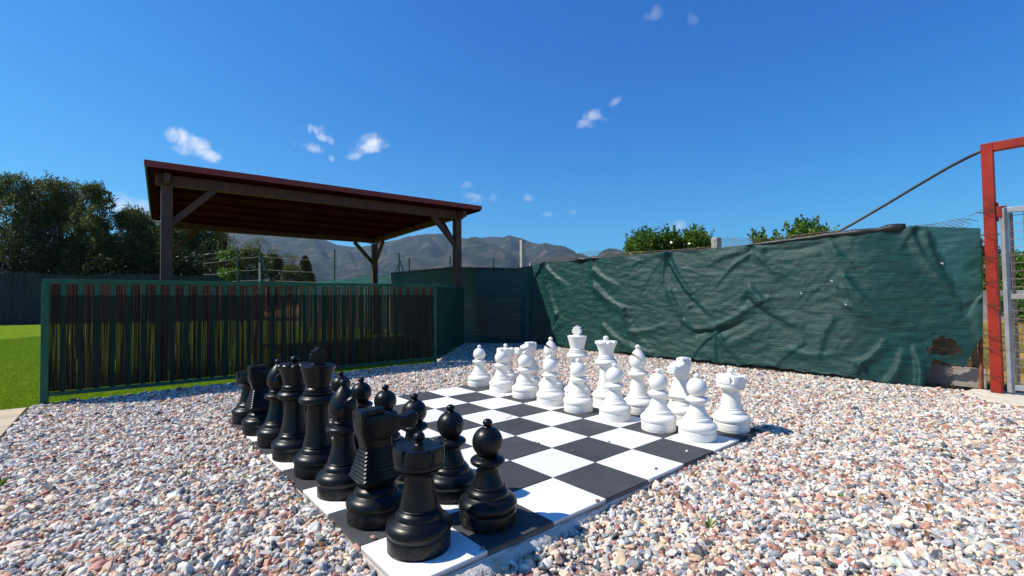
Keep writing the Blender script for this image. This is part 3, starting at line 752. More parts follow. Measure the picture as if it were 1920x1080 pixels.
def railing(A, B, label, nbar, screen='reed', seed=1, first_post=True):
    A = np.array(A); B = np.array(B); L = np.hypot(*(B-A)); d = (B-A)/L; nr = np.array((-d[1], d[0])); rz = math.atan2(d[1], d[0])
    root = empty('railing_fence', (A[0], A[1], 0), label, 'fence')
    P = lambda s_, o, z: (d[0]*s_ + nr[0]*o, d[1]*s_ + nr[1]*o, z)
    MB().box(P(L/2, 0, 1.118), (L+.04, .052, .040), rz, bev=.006).build('top_rail', m_gpaint, root)
    MB().box(P(L/2, 0, .062), (L-.05, .036, .036), rz, bev=.004).build('bottom_rail', m_gpaint, root)
    for s_ in ((0.0, L) if first_post else (L,)):
        pw = .056 if s_ == 0 else .042
        mb = MB(); mb.box(P(s_, 0, .528), (pw, pw, 1.14), rz, bev=.004)
        mb.box(P(s_+.02, 0, -.030), (.13, .10, .010), rz, bev=.002); mb.build('post', m_gpaint, root)
    sp = L/(nbar+1); me = None
    for k in range(nbar):
        if me is None:
            o = MB().box((0, 0, .589), (.038, .010, 1.018), 0, bev=.002).build('bar', m_gpaint, root); me = o.data
        else:
            o = bpy.data.objects.new('bar', me); col.objects.link(o); o.parent = root
        o.location = P((k+1)*sp, 0, 0); o.rotation_euler.z = rz
    if screen == 'reed':
        reeds('reed_screen', A, B, .030, .085, 1.098, M_REED, root, A, seed, .055)
        # wires holding the reeds
        mb = MB()
        for z in (.25, .47, .72, .95): mb.tube([P(.03, .024, z), P(L/2, .023, z-.006), P(L-.03, .024, z)], .0016, 5)
        mb.build('binding_wire', mat_noise('wire', (.05, .05, .05), (.08, .07, .06), 20, .5, metallic=.6), root)
        V, F = [], []; NX = 60
        for q in range(NX+1):
            for z in (.085, .5, .985): 
                p = P(.035+(L-.07)*q/NX, -.0085-.002*math.sin(q*1.9+z*5), z + (.006*math.sin(q*2.7) if z > .9 else 0)); V.append(p)
        for q in range(NX):
            for r_ in range(2): F.append((q*3+r_, q*3+3+r_, q*3+4+r_, q*3+1+r_))
        mesh_np('dark_sheet', V, F, mat_veil('dark_veil', (0.004, 0.007, 0.006), .58), root)  # semi-transparent dark sheet in front of the bars, below the top strip
    return root, P, L, rz
M_REED = mat_reed()
railing(FL, FR, 'green metal railing backed with brown reed screening, facing the chessboard', 33, 'reed', 4)
rt, P_, L_, rz_ = railing(FR + np.array((.03, .05)), FC, 'green metal railing running away to the back, covered in dark green cloth', 22, 'cloth', 7, False)
mb = MB(); mb.box(P_(L_/2, .016, .57), (L_-.04, .006, 1.06), rz_); mb.build('cloth_cover', mat_noise('green_cloth', (.002, .016, .010), (.004, .028, .017), 6, .85, .5, 70, stretch=(1, 1, 3)), rt)

# ------------------------------------------------------------------ pergola
def pergola():
    m_wood = mat_noise('stained_wood', (0.048, 0.018, 0.010), (0.095, 0.037, 0.020), 5, .62, .5, 30, stretch=(3, 3, 1), c3=(.06, .03, .02), s3=2, bdist=.004)
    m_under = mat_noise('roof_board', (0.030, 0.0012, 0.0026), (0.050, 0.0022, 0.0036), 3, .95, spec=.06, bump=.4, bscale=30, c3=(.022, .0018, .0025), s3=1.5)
    m_red = mat_noise('red_sheeting', (0.17, 0.012, 0.010), (0.22, 0.022, 0.016), 8, .5, .2, 50, c3=(.12, .02, .015), s3=3)
    m_verge = mat_noise('olive_verge', (0.07, 0.08, 0.012), (0.14, 0.14, 0.03), 9, .9, .5, 60)  # yellow-green tone for the left roof edge only
    Lc, Rc = Vector((-4.84, 6.27, 2.775)), Vector((-.624, 9.60, 2.775)); BR = Vector((-3.79, 13.60, 2.610)); BL = Vector((-7.58, 10.0, 2.665))
    O = Vector((-3.9, 9.6, 0))
    root = empty('pergola', O, 'open wooden shelter with flat dark red roof on four posts behind the railing', 'shelter')
    lx = (Rc-Lc).normalized()
    def S_(u, v, dz=0):   # bilinear point on the roof sheet
        p = Lc*(1-u)*(1-v) + Rc*u*(1-v) + BR*u*v + BL*(1-u)*v
        return p - O + Vector((0, 0, dz))
    # corrugated sheet
    V, F = [], []; NU, NV = 71*8, 3
    for v in range(NV+1):
        for u in range(NU+1): V.append(S_(u/NU, v/NV, -.012+.011*math.sin(u/8*2*math.pi)))
    for v in range(NV):
        for u in range(NU): a = v*(NU+1)+u; F.append((a, a+1, a+NU+2, a+NU+1))
    o = mesh_np('roof_sheet', V, F, m_red, root, sm=True)
    md = o.modifiers.new('t', 'SOLIDIFY'); md.thickness = .005
    # boards under the sheet, running with the eave
    mb = MB(); nb = 30
    for k in range(nb):
        v0 = (k+.5)/nb
        a, b = S_(.0035, v0, -.045), S_(.9965, v0, -.045); mb.beam(a, b, 5.0/nb*.97, .018)
    mb.build('roof_boards', m_under, root)
    mb = MB()
    for v0 in (.12, .28, .44, .60, .76, .92):
        mb.beam(S_(.02, v0, -.085), S_(.98, v0, -.085), .06, .055)
    mb.build('purlins', m_under, root)
    mb = MB(); mb.beam(S_(-.002, -.004, -.034), S_(1.002, -.004, -.034), .020, .085, .004); mb.build('eave_flashing', m_red, root)
    mb = MB(); mb.beam(S_(.0012, .004, -.055), S_(.0012, 1.0, -.055), .022, .075, .003); mb.build('verge_board', m_verge, root)
    mb = MB(); mb.beam(S_(.9988, .004, -.055), S_(.9988, 1.0, -.055), .022, .075, .003); mb.build('verge_board', m_under, root)
    posts = [Vector((-4.86, 6.70, 0)), Vector((-1.11, 9.66, 0)), Vector((-3.74, 12.98, 0)), Vector((-7.30, 10.04, 0))]
    tz = [2.56, 2.56, 2.43, 2.46]
    rz = math.atan2(lx.y, lx.x); w_ = .135
    for p, t in zip(posts, tz):
        q = p-O; MB().box((q.x, q.y, t/2-.03), (w_, w_, t+.02), rz, bev=.006).build('post', m_wood, root)
    bz = [t+.055 for t in tz]
    def pt(k, z, ext=0, to=0):
        q = posts[k]-O
        if ext: q = q - (posts[to]-posts[k]).normalized()*ext
        return Vector((q.x, q.y, z))
    MB().beam(pt(0, 2.615, .13, 1), pt(1, 2.615, .13, 0), .10, .15, .006).build('beam', m_wood, root)
    MB().beam(pt(3, 2.50, .05, 2), pt(2, 2.49, .13, 3), .10, .13, .006).build('beam', m_wood, root)
    MB().beam(pt(0, 2.600, .30, 3), pt(3, 2.515, .30, 0), .07, .12, .006).build('beam', m_wood, root)
    MB().beam(pt(1, 2.600, .30, 2), pt(2, 2.500, .30, 1), .07, .12, .006).build('beam', m_wood, root)
    for a, b, z in ((0, 1, 2.56), (1, 0, 2.56), (2, 3, 2.44), (3, 2, 2.45), (1, 2, 2.52), (2, 1, 2.45), (0, 3, 2.52), (3, 0, 2.46)):
        d = (posts[b]-posts[a]).normalized()
        q = posts[a]-O
        MB().beam(Vector((q.x, q.y, z-.56))+d*.04, Vector((q.x, q.y, z-.02))+d*.56, .07, .085, .005).build('brace', m_wood, root)
pergola()

# ------------------------------------------------------------------ shade net fence on the right
def P_at(px, py, Y):
    r = ray(px, py); return Vector((r.x*Y/r.y, Y, H + r.z*Y/r.y))
NETA = np.array(NET)
def px_of(x, y): return 960 + FPX*x/(y*cp)          # near enough for table lookups
TOPX = [600, 735, 790, 850, 965, 995, 1023, 1060, 1112, 1160, 1254, 1330, 1413, 1480, 1540, 1620, 1700, 1718, 1842]
TOPY = [527, 513, 508, 503, 505, 500, 491, 491, 486, 481, 472.5, 467, 459, 452, 444, 436, 427, 424, 428]
def topz(x, y):
    px = px_of(x, y); return P_at(px, float(np.interp(px, TOPX, TOPY)), y).z
def poly_pts(P, step):
    P = np.array(P); out = []; acc = 0
    for a, b in zip(P, P[1:]):
        L = np.hypot(*(b-a)); n = max(1, int(round(L/step)))
        d = (b-a)/L
        for k in range(n): out.append((*(a+(b-a)*k/n), acc+L*k/n, d[0], d[1]))
        acc += L
    out.append((*P[-1], acc, d[0], d[1])); return np.array(out)
def mat_cloth(name, c1, c2, alpha_hole=.10):
    m, n, l, b = new_mat(name)
    t = n.new('ShaderNodeTexCoord'); mp = n.new('ShaderNodeMapping'); mp.inputs['Scale'].default_value = (4.5, 4.5, 100); l.new(t.outputs['Object'], mp.inputs['Vector'])
    z = n.new('ShaderNodeTexNoise'); z.inputs['Scale'].default_value = 1; z.inputs['Detail'].default_value = 9; z.inputs['Roughness'].default_value = .78; l.new(mp.outputs[0], z.inputs['Vector'])
    z2 = n.new('ShaderNodeTexNoise'); z2.inputs['Scale'].default_value = 2.2; z2.inputs['Detail'].default_value = 6; z2.inputs['Roughness'].default_value = .7; l.new(t.outputs['Object'], z2.inputs['Vector'])
    r = n.new('ShaderNodeValToRGB'); r.color_ramp.elements[0].position = .36; r.color_ramp.elements[1].position = .66
    r.color_ramp.elements[0].color = (*c1, 1); r.color_ramp.elements[1].color = (*c2, 1); l.new(z.outputs['Fac'], r.inputs[0])
    # dusty faded patches
    mr = n.new('ShaderNodeMapRange'); mr.inputs['From Min'].default_value = .45; mr.inputs['From Max'].default_value = .75; mr.inputs['To Max'].default_value = .45; l.new(z2.outputs['Fac'], mr.inputs['Value'])
    mu = n.new('ShaderNodeMath'); mu.operation = 'MULTIPLY'; l.new(mr.outputs[0], mu.inputs[0]); l.new(z.outputs['Fac'], mu.inputs[1])
    mx = n.new('ShaderNodeMix'); mx.data_type = 'RGBA'; l.new(mu.outputs[0], mx.inputs['Factor']); l.new(r.outputs[0], mx.inputs['A']); mx.inputs['B'].default_value = (.050, .085, .074, 1)
    # pale streaks: glossy thread highlights put into the colour
    mp3 = n.new('ShaderNodeMapping'); mp3.inputs['Scale'].default_value = (3, 3, 55); mp3.inputs['Location'].default_value = (3.1, 7, 2); l.new(t.outputs['Object'], mp3.inputs['Vector'])
    z3 = n.new('ShaderNodeTexNoise'); z3.inputs['Scale'].default_value = 1.6; z3.inputs['Detail'].default_value = 5; l.new(mp3.outputs[0], z3.inputs['Vector'])
    mr3 = n.new('ShaderNodeMapRange'); mr3.inputs['From Min'].default_value = .66; mr3.inputs['From Max'].default_value = .74; mr3.inputs['To Max'].default_value = .5; l.new(z3.outputs['Fac'], mr3.inputs['Value'])
    mx3 = n.new('ShaderNodeMix'); mx3.data_type = 'RGBA'; l.new(mr3.outputs[0], mx3.inputs['Factor']); l.new(mx.outputs['Result'], mx3.inputs['A']); mx3.inputs['B'].default_value = (.15, .26, .23, 1)
    l.new(mx3.outputs['Result'], b.inputs['Base Color'])
    b.inputs['Roughness'].default_value = .40; b.inputs['Specular IOR Level'].default_value = .36
    bp = n.new('ShaderNodeBump'); bp.inputs['Strength'].default_value = .9; bp.inputs['Distance'].default_value = .010; l.new(z.outputs['Fac'], bp.inputs['Height']); l.new(bp.outputs[0], b.inputs['Normal'])
    tl = n.new('ShaderNodeBsdfTranslucent'); l.new(mx3.outputs['Result'], tl.inputs['Color']); m1 = n.new('ShaderNodeMixShader'); m1.inputs[0].default_value = .08
    l.new(b.outputs[0], m1.inputs[1]); l.new(tl.outputs[0], m1.inputs[2])
    tr = n.new('ShaderNodeBsdfTransparent'); m2 = n.new('ShaderNodeMixShader'); m2.inputs[0].default_value = alpha_hole
    l.new(m1.outputs[0], m2.inputs[1]); l.new(tr.outputs[0], m2.inputs[2]); l.new(m2.outputs[0], n['Material Output'].inputs['Surface'])
    return m
M_NET = mat_cloth('green_shade_cloth', (0.001, 0.016, 0.014), (0.007, 0.092, 0.078), .008)
# creases: from (px,py) to (px,py), width m, height m  (measured on the cloth, built in metres)
CREASE = [((1253, 474), (1330, 585), .035, .045), ((1253, 474), (1243, 530), .03, .03), ((1256, 500), (1326, 590), .03, -.035), ((1258, 545), (1290, 602), .04, .04), ((1285, 602), (1312, 620), .03, .04),
          ((1330, 612), (1400, 575), .03, .04), ((1308, 622), (1392, 603), .028, -.06), ((1345, 622), (1400, 682), .03, .035), ((1345, 622), (1298, 668), .03, .03), ((1343, 618), (1343, 690), .03, .02),
          ((1408, 540), (1502, 610), .045, .05), ((1400, 560), (1480, 612), .04, -.035), ((1418, 462), (1530, 472), .05, .035), ((1440, 470), (1560, 452), .04, -.03), ((1425, 480), (1500, 510), .04, .03),
          ((1450, 505), (1510, 530), .04, .025), ((1400, 470), (1330, 495), .05, .028), ((1400, 480), (1340, 540), .04, .025), ((1415, 466), (1350, 520), .03, -.02),
          ((1585, 520), (1674, 598), .045, .05), ((1580, 540), (1625, 592), .04, .03), ((1587, 570), (1640, 590), .03, .025), ((1560, 455), (1600, 500), .04, .03),
          ((1612, 680), (1656, 640), .03, .045), ((1612, 682), (1600, 718), .03, .03), ((1612, 682), (1636, 716), .03, .03), ((1480, 655), (1560, 665), .04, .03), ((1500, 645), (1440, 700), .04, .02),
          ((1023, 494), (1045, 590), .05, .06), ((1023, 494), (1064, 534), .05, .05), ((1023, 494), (993, 540), .05, .05), ((1118, 537), (1170, 578), .05, .07), ((1116, 505), (1155, 532), .05, .05),
          ((1018, 640), (1052, 596), .05, .05), ((1000, 630), (1030, 600), .05, -.04), ((1045, 590), (1030, 650), .05, .04), ((1170, 580), (1176, 590), .05, .06), ((1172, 590), (1215, 650), .05, .035),
          ((1112, 487), (1120, 560), .05, .03), ((1180, 620), (1245, 608), .035, .05), ((1254, 474), (1180, 500), .06, .03), ((1254, 474), (1200, 550), .05, .02), ((1130, 610), (1200, 660), .05, .035), ((1185, 648), (1222, 660), .04, .05),
          ((1740, 440), (1800, 560), .035, .03), ((1710, 430), (1780, 540), .03, .03), ((1718, 425), (1690, 470), .03, .02), ((1835, 560), (1800, 575), .03, .03), ((1835, 555), (1815, 585), .03, -.03),
          ((1718, 722), (1712, 655), .035, .07), ((1660, 715), (1690, 660), .04, .05), ((1560, 600), (1530, 680), .05, .02), ((1370, 640), (1440, 600), .04, .02), ((1440, 560), (1380, 600), .03, .025)]
def net_sheet(name, pts, z0fn, z1fn, mat, parent, org, dv=.022, hole=None, seed=0, creases=()):
    n = len(pts); nv = 118
    V = np.zeros((n, nv, 3)); 
    X, Y, U = pts[:, 0], pts[:, 1], pts[:, 2]
    Z0 = np.array([z0fn(x, y) for x, y in pts[:, :2]]); Z1 = np.array([z1fn(x, y) for x, y in pts[:, :2]])
    t = np.linspace(0, 1, nv)
    Z = Z0[:, None] + (Z1-Z0)[:, None]*t[None]
    # sag of the hem between ties
    nrm = np.stack([pts[:, 4], -pts[:, 3]], 1)        # towards the viewer side
    # smooth the normals along the strip
    for _ in range(6): nrm[1:-1] = (nrm[:-2]+nrm[1:-1]*2+nrm[2:])/4
    nrm = -nrm if (nrm[n//2] @ np.array((X[n//2], Y[n//2]))) > 0 else nrm
    D = np.zeros((n, nv))
    Ug = np.repeat(U[:, None], nv, 1)
    for a in range(n):
        for b in range(nv):
            D[a, b] = .020*noise.noise((U[a]*1.6, Z[a, b]*1.1, seed)) + .0075*noise.noise((U[a]*3.2+Z[a, b]*2.2, Z[a, b]*6.0-U[a]*1.2, seed+3)) + .006*noise.noise((U[a]*6+Z[a, b]*3, Z[a, b]*19, seed+8)) + .006*abs(noise.noise((U[a]*8-Z[a, b]*7, Z[a, b]*5, seed+21))) + .0025*noise.noise((U[a]*26, Z[a, b]*48, seed+11))
    pxs = px_of(X, Y)
    for (p, q, wd, hh) in creases:
        out = []
        for (cx, cy) in (p, q):
            a = int(np.argmin(abs(pxs-cx))); out.append((U[a], P_at(cx, cy, Y[a]).z))
        (u1, v1), (u2, v2) = out; L2 = (u2-u1)**2+(v2-v1)**2+1e-9
        s_ = ((Ug-u1)*(u2-u1)+(Z-v1)*(v2-v1))/L2; sc_ = np.clip(s_, 0, 1)
        # curved, tapering crease with a steep and a shallow side
        bow = .06*math.sqrt(L2)*np.sin(math.pi*sc_)
        nx, nz_ = -(v2-v1)/math.sqrt(L2), (u2-u1)/math.sqrt(L2)
        sd = (Ug-(u1+sc_*(u2-u1)))*nx + (Z-(v1+sc_*(v2-v1)))*nz_ + bow
        along = (s_-sc_)*math.sqrt(L2)
        wd = wd*.72; prof = np.where(sd > 0, np.exp(-(sd/wd)**2), np.exp(-(sd/(wd*2.6))**2))
        D += hh*.80*prof*np.exp(-(along/.05)**2)*np.clip(1.15-.8*sc_, .2, 1)
    # ties at the top hold the cloth to the wire
    D += .02*np.sin(U*2.4)[:, None]*(1-t)[None]
    V[:, :, 0] = X[:, None]+nrm[:, 0:1]*D-org[0]; V[:, :, 1] = Y[:, None]+nrm[:, 1:2]*D-org[1]; V[:, :, 2] = Z
    a = (np.arange(n-1)[:, None]*nv+np.arange(nv-1)[None]).ravel(); F = np.stack([a, a+nv, a+nv+1, a+1], 1)
    if hole is not None:
        cx = np.repeat(pxs[:, None], nv, 1).ravel()[F].mean(1); yy = np.repeat(Y[:, None], nv, 1).ravel()[F].mean(1); zz = Z.ravel()[F].mean(1)
        F = F[~hole(cx, yy, zz)]
    return mesh_np(name, V.reshape(-1, 3), F, mat, parent, sm=True)
BOTX = [600, 995, 1157, 1250, 1343, 1487, 1585, 1620, 1728, 1737, 1745, 1775, 1795, 1803, 1822, 1842]
BOTY = [650, 643, 661, 668, 679, 693, 706, 711, 724, 700, 672, 679, 684, 692, 660, 630]
def botz(x, y):
    px = px_of(x, y)
    if px < 995: return float(bed(x, y)) + .01
    return P_at(px, float(np.interp(px, BOTX, BOTY)) + 1.0*math.sin(px*.16)+1.3*math.sin(px*.047)+.5*math.sin(px*.41), y).z
def net_fence():
    root = empty('shade_net', (.37, 9.66, 0), 'crumpled green shade cloth stretched along the right side of the gravel', 'windbreak')
    org = (.37, 9.66)
    def hole(px, y, z):
        zc = np.array([P_at(1768, 648, 4.9).z]); cz = (z-zc)/.098; cx = (px-1768)/(30+9*np.sin(z*23))
        wob = .22*np.sin(px*.31+z*40)+.15*np.sin(z*57)
        h = cx**2+cz**2 < 1+wob
        zc2 = P_at(1700, 636, 5.05).z
        zc3 = P_at(1664, 688, 5.2).z
        return h
    pts = poly_pts(NET, .013)
    # bow the straight runs slightly so the cloth does not kink at the corners
    xy = pts[:, :2].copy()
    for _ in range(150): xy[1:-1] = (xy[:-2]+2*xy[1:-1]+xy[2:])/4
    pts[:, :2] = xy
    d = np.gradient(xy, axis=0); d /= np.hypot(d[:, 0], d[:, 1])[:, None]; pts[:, 3:5] = d
    cl = net_sheet('cloth', pts, botz, topz, M_NET, root, org, hole=hole, seed=2, creases=CREASE)
    # last metre is a single lighter layer
    cl.data.materials.append(mat_cloth('single_layer_cloth', (0.006, 0.050, 0.042), (0.018, 0.115, 0.098), .05))
    lo = P_at(1775, 428, 4.85).z; hi = P_at(1775, 650, 4.85).z
    for p in cl.data.polygons:
        c = p.center; x, y = c.x+org[0], c.y+org[1]; px = px_of(x, y)
        if px > 1735 and px > 1748+(lo-c.z)/(lo-hi)*85+4*math.sin(c.z*30): p.material_index = 1
    # rolled black edging on the top wire
    m_blk = mat_noise('black_edging', (.006, .006, .008), (.02, .02, .022), 12, .45, .6, 30, bdist=.01)
    mb = MB(); P, R = [], []; rg = random.Random(4)
    for q in pts[::6]:
        px = px_of(q[0], q[1])
        if px > 1716: break
        r = float(np.interp(px, [700, 960, 1000, 1075, 1085, 1115, 1125, 1400, 1450, 1560, 1700, 1716], [.03, .024, .006, .006, .045, .04, .006, .006, .020, .030, .038, .026]))
        P.append((q[0]-org[0], q[1]-org[1], topz(q[0], q[1])+r*.3+rg.uniform(-.004, .004))); R.append(r*rg.uniform(.75, 1.25))
    mb.tube(P, R, 7); mb.build('edging_roll', m_blk, root, sm=True)
    # pale knots / cable ties
    mk = mat_noise('tie_plastic', (.6, .6, .58), (.7, .7, .68), 9)
    for (px, py) in ((1559, 527), (1766, 494), (1502, 550), (1585, 571)):
        a = int(np.argmin(abs(px_of(pts[:, 0], pts[:, 1])-px))); p = P_at(px, py, pts[a, 1]-.05)
        MB().tube([(p.x-org[0]-.012, p.y-org[1], p.z+.006), (p.x-org[0], p.y-org[1]-.008, p.z), (p.x-org[0]+.010, p.y-org[1], p.z-.014)], [.004, .008, .003], 6).build('tie', mk, root)
    return pts
npts = net_fence()
# second, brighter piece of cloth further left
r2 = empty('shade_net', (-3.4, 13.25, 0), 'short strip of lit teal shade cloth beyond the rear pergola post', 'windbreak')
q2 = poly_pts([(-3.42, 13.3), (-4.6, 14.0), (-7.0, 15.6)], .05)
net_sheet('cloth', q2, lambda x, y: .05, lambda x, y: topz(x, y) if px_of(x, y) > 600 else 1.30, mat_cloth('teal_shade_cloth', (0.015, 0.10, 0.085), (0.035, 0.17, 0.15), .15), r2, (-3.4, 13.25), seed=7)

# chain-link fence behind the cloth
def chain_link():
    root = empty('chain_link_fence', (.37, 9.72, 0), 'rusty chain-link wire fence showing above and below the green cloth', 'fence')
    org = (.37, 9.72)
    off = .10
    pts = poly_pts([NET[3], NET[4], NET[5], NET[6], NET[7], NET[8], (4.66, 4.76)], .01)
    xy = pts[:, :2].copy()
    for _ in range(200): xy[1:-1] = (xy[:-2]+2*xy[1:-1]+xy[2:])/4
    r = np.hypot(xy[:, 0], xy[:, 1])[:, None]; xy = xy*(1+off/r)
    L = pts[-1, 2]; U = pts[:, 2]
    CX = [995, 1110, 1160, 1250, 1335, 1346, 1440, 1540, 1700, 1745, 1800, 1826, 1850]; CY = [495, 470, 474, 470, 463, 446, 448, 436, 424, 422, 412, 404, 430]
    def pos(u, z): return (np.interp(u, U, xy[:, 0])-org[0], np.interp(u, U, xy[:, 1])-org[1], z)
    def tz(u):
        x = np.interp(u, U, xy[:, 0]); y = np.interp(u, U, xy[:, 1]); px = px_of(x, y); return P_at(px, float(np.interp(px, CX, CY)), y).z
    c = .052; V, F = [], []
    def seg(p, q, w_):
        p, q = Vector(p), Vector(q); d = (q-p).normalized(); x = d.cross(Vector((0, 0, 1))).normalized()*w_; y = d.cross(x)
        k = len(V)
        for a in (p, q):
            for t in (x, -x*.5+y*.87, -x*.5-y*.87): V.append(a+t)
        for t in range(3): F.append((k+t, k+(t+1) % 3, k+3+(t+1) % 3, k+3+t))
    ncol = int(L/c)
    for a in range(ncol):
        u0 = a*c; top = tz(u0+c/2); z = -.04; s_ = 1
        # every second column phase shifted so that the diamonds close
        while z < top-.02:
            za = z; zb = min(z+c*.62, top)
            if s_ > 0: seg(pos(u0, za), pos(u0+c, zb), .0024)
            else: seg(pos(u0+c, za), pos(u0, zb), .0024)
            s_ = -s_ if True else s_; z = zb
    # mirrored wires complete the mesh
    for a in range(ncol-1):
        u0 = a*c; top = tz(u0+c); z = -.04; s_ = -1
        while z < top-.02:
            za = z; zb = min(z+c*.62, top)
            if s_ > 0: seg(pos(u0, za), pos(u0+c, zb), .0024)
            else: seg(pos(u0+c, za), pos(u0, zb), .0024)
            s_ = -s_; z = zb
    mw = mat_noise('rusty_wire', (.13, .11, .10), (.20, .12, .08), 9, .6, metallic=.4)
    mesh_np('wire_mesh', V, F, mw, root)
    mb = MB()
    mb.tube([pos(u, tz(u)+.002) for u in np.linspace(0, L, 60)], .003, 5)
    e = pos(L, 0); zt = P_at(1848, 392, 4.68).z
    mb.tube([pos(L-.06, tz(L-.06)), P_at(1838, 396, 4.70)-Vector((*org, 0)), P_at(1852, 388, 4.66)-Vector((*org, 0))], .0025, 5)
    mb.build('tension_wire', mw, root)
    mc = mat_noise('concrete_post', (.30, .28, .25), (.46, .43, .38), 14, .95, .8, 60, bdist=.004)
    def post(px, ytop, Y, w_, mat, nm='post', lean=0, z0=-.05, tube=False):
        p = P_at(px, ytop, Y); zz = p.z
        if tube: MB().tube([(p.x-org[0]-lean, p.y-org[1], z0), (p.x-org[0], p.y-org[1], zz)], w_/2, 10).build(nm, mat, root, auto=40)
        else: MB().box((p.x-org[0], p.y-org[1], (zz+z0)/2), (w_, w_, zz-z0), .5, bev=.006).build(nm, mat, root)
    post(980, 450, 10.2, .095, mc); post(1343, 446, 6.85, .10, mc); post(992+3, 493, 9.95, .05, mc)
    mr = mat_noise('rust', (.16, .045, .02), (.30, .10, .04), 12, .8, .5, 40)
    post(1838, 447, 4.80, .035, mr, 'stake', lean=.03, tube=True)
    post(1345, 660, 6.72, .07, mat_noise('old_wood', (.20, .13, .08), (.30, .2, .12), 8, .9, .5, 30, stretch=(4, 4, 1)))
chain_link()
# plank at the foot of the fence
def plank():
    m = mat_noise('weathered_wood', (.24, .20, .17), (.42, .36, .31), 4, .9, .8, 20, stretch=(1, 1, 12), c3=(.16, .10, .06), s3=4, bdist=.006)
    a, b = P_at(1738, 697, 5.12), P_at(1850, 697, 4.78)
    root = empty('wooden_board', (a.x, a.y, 0), 'grey weathered board lying on edge under the torn end of the green cloth', 'plank')
    MB().beam((0, 0, .115), (b.x-a.x, b.y-a.y, .105), .035, .20, .004).build('plank', m, root)
    MB().box((.12, -.08, 0.0), (.05, .05, .09), .4, bev=.004).build('stake', m, root)
    o = MB().tube([(0, 0, -.04), (.01, 0, .25), (.0, .01, .52)], [.028, .027, .024], 9).build('wooden_stake', mat_noise('stake_wood', (.22, .12, .06), (.36, .22, .12), 6, .9, .4, 30, stretch=(5, 5, 1)))
    p = P_at(1826, 640, 4.92); o.location = (p.x, p.y, 0); tag(o, 'short brown wooden stake between the torn cloth and the red gate post', 'stake')
plank()

def earth_bank():
    pts = poly_pts(NET[2:9], .04); V, F = [], []
    prof = [(-.02, -.10), (.03, .012), (.09, .055), (.20, .05), (.34, -.02), (.5, -.11)]
    for a, q in enumerate(pts):
        r = Vector((q[0], q[1], 0)).normalized()
        for k, (o, z) in enumerate(prof):
            w_ = .03*noise.noise((q[2]*3, k*1.7, 2))+.02*noise.noise((q[2]*11, k*3.1, 6))
            V.append((q[0]+r.x*(o+w_), q[1]+r.y*(o+w_), z+w_*.8))
    n = len(prof)
    for a in range(len(pts)-1):
        for k in range(n-1): b = a*n+k; F.append((b, b+n, b+n+1, b+1))
    o = mesh_np('soil_bank', V, F, mat_noise('dark_soil', (.035, .020, .012), (.10, .060, .035), 14, .95, .9, 60, bdist=.02, c3=(.17, .11, .07), s3=5), sm=True)
    tag(o, 'low dark brown soil bank under the hem of the green cloth', 'ground', None, 'structure')
earth_bank()
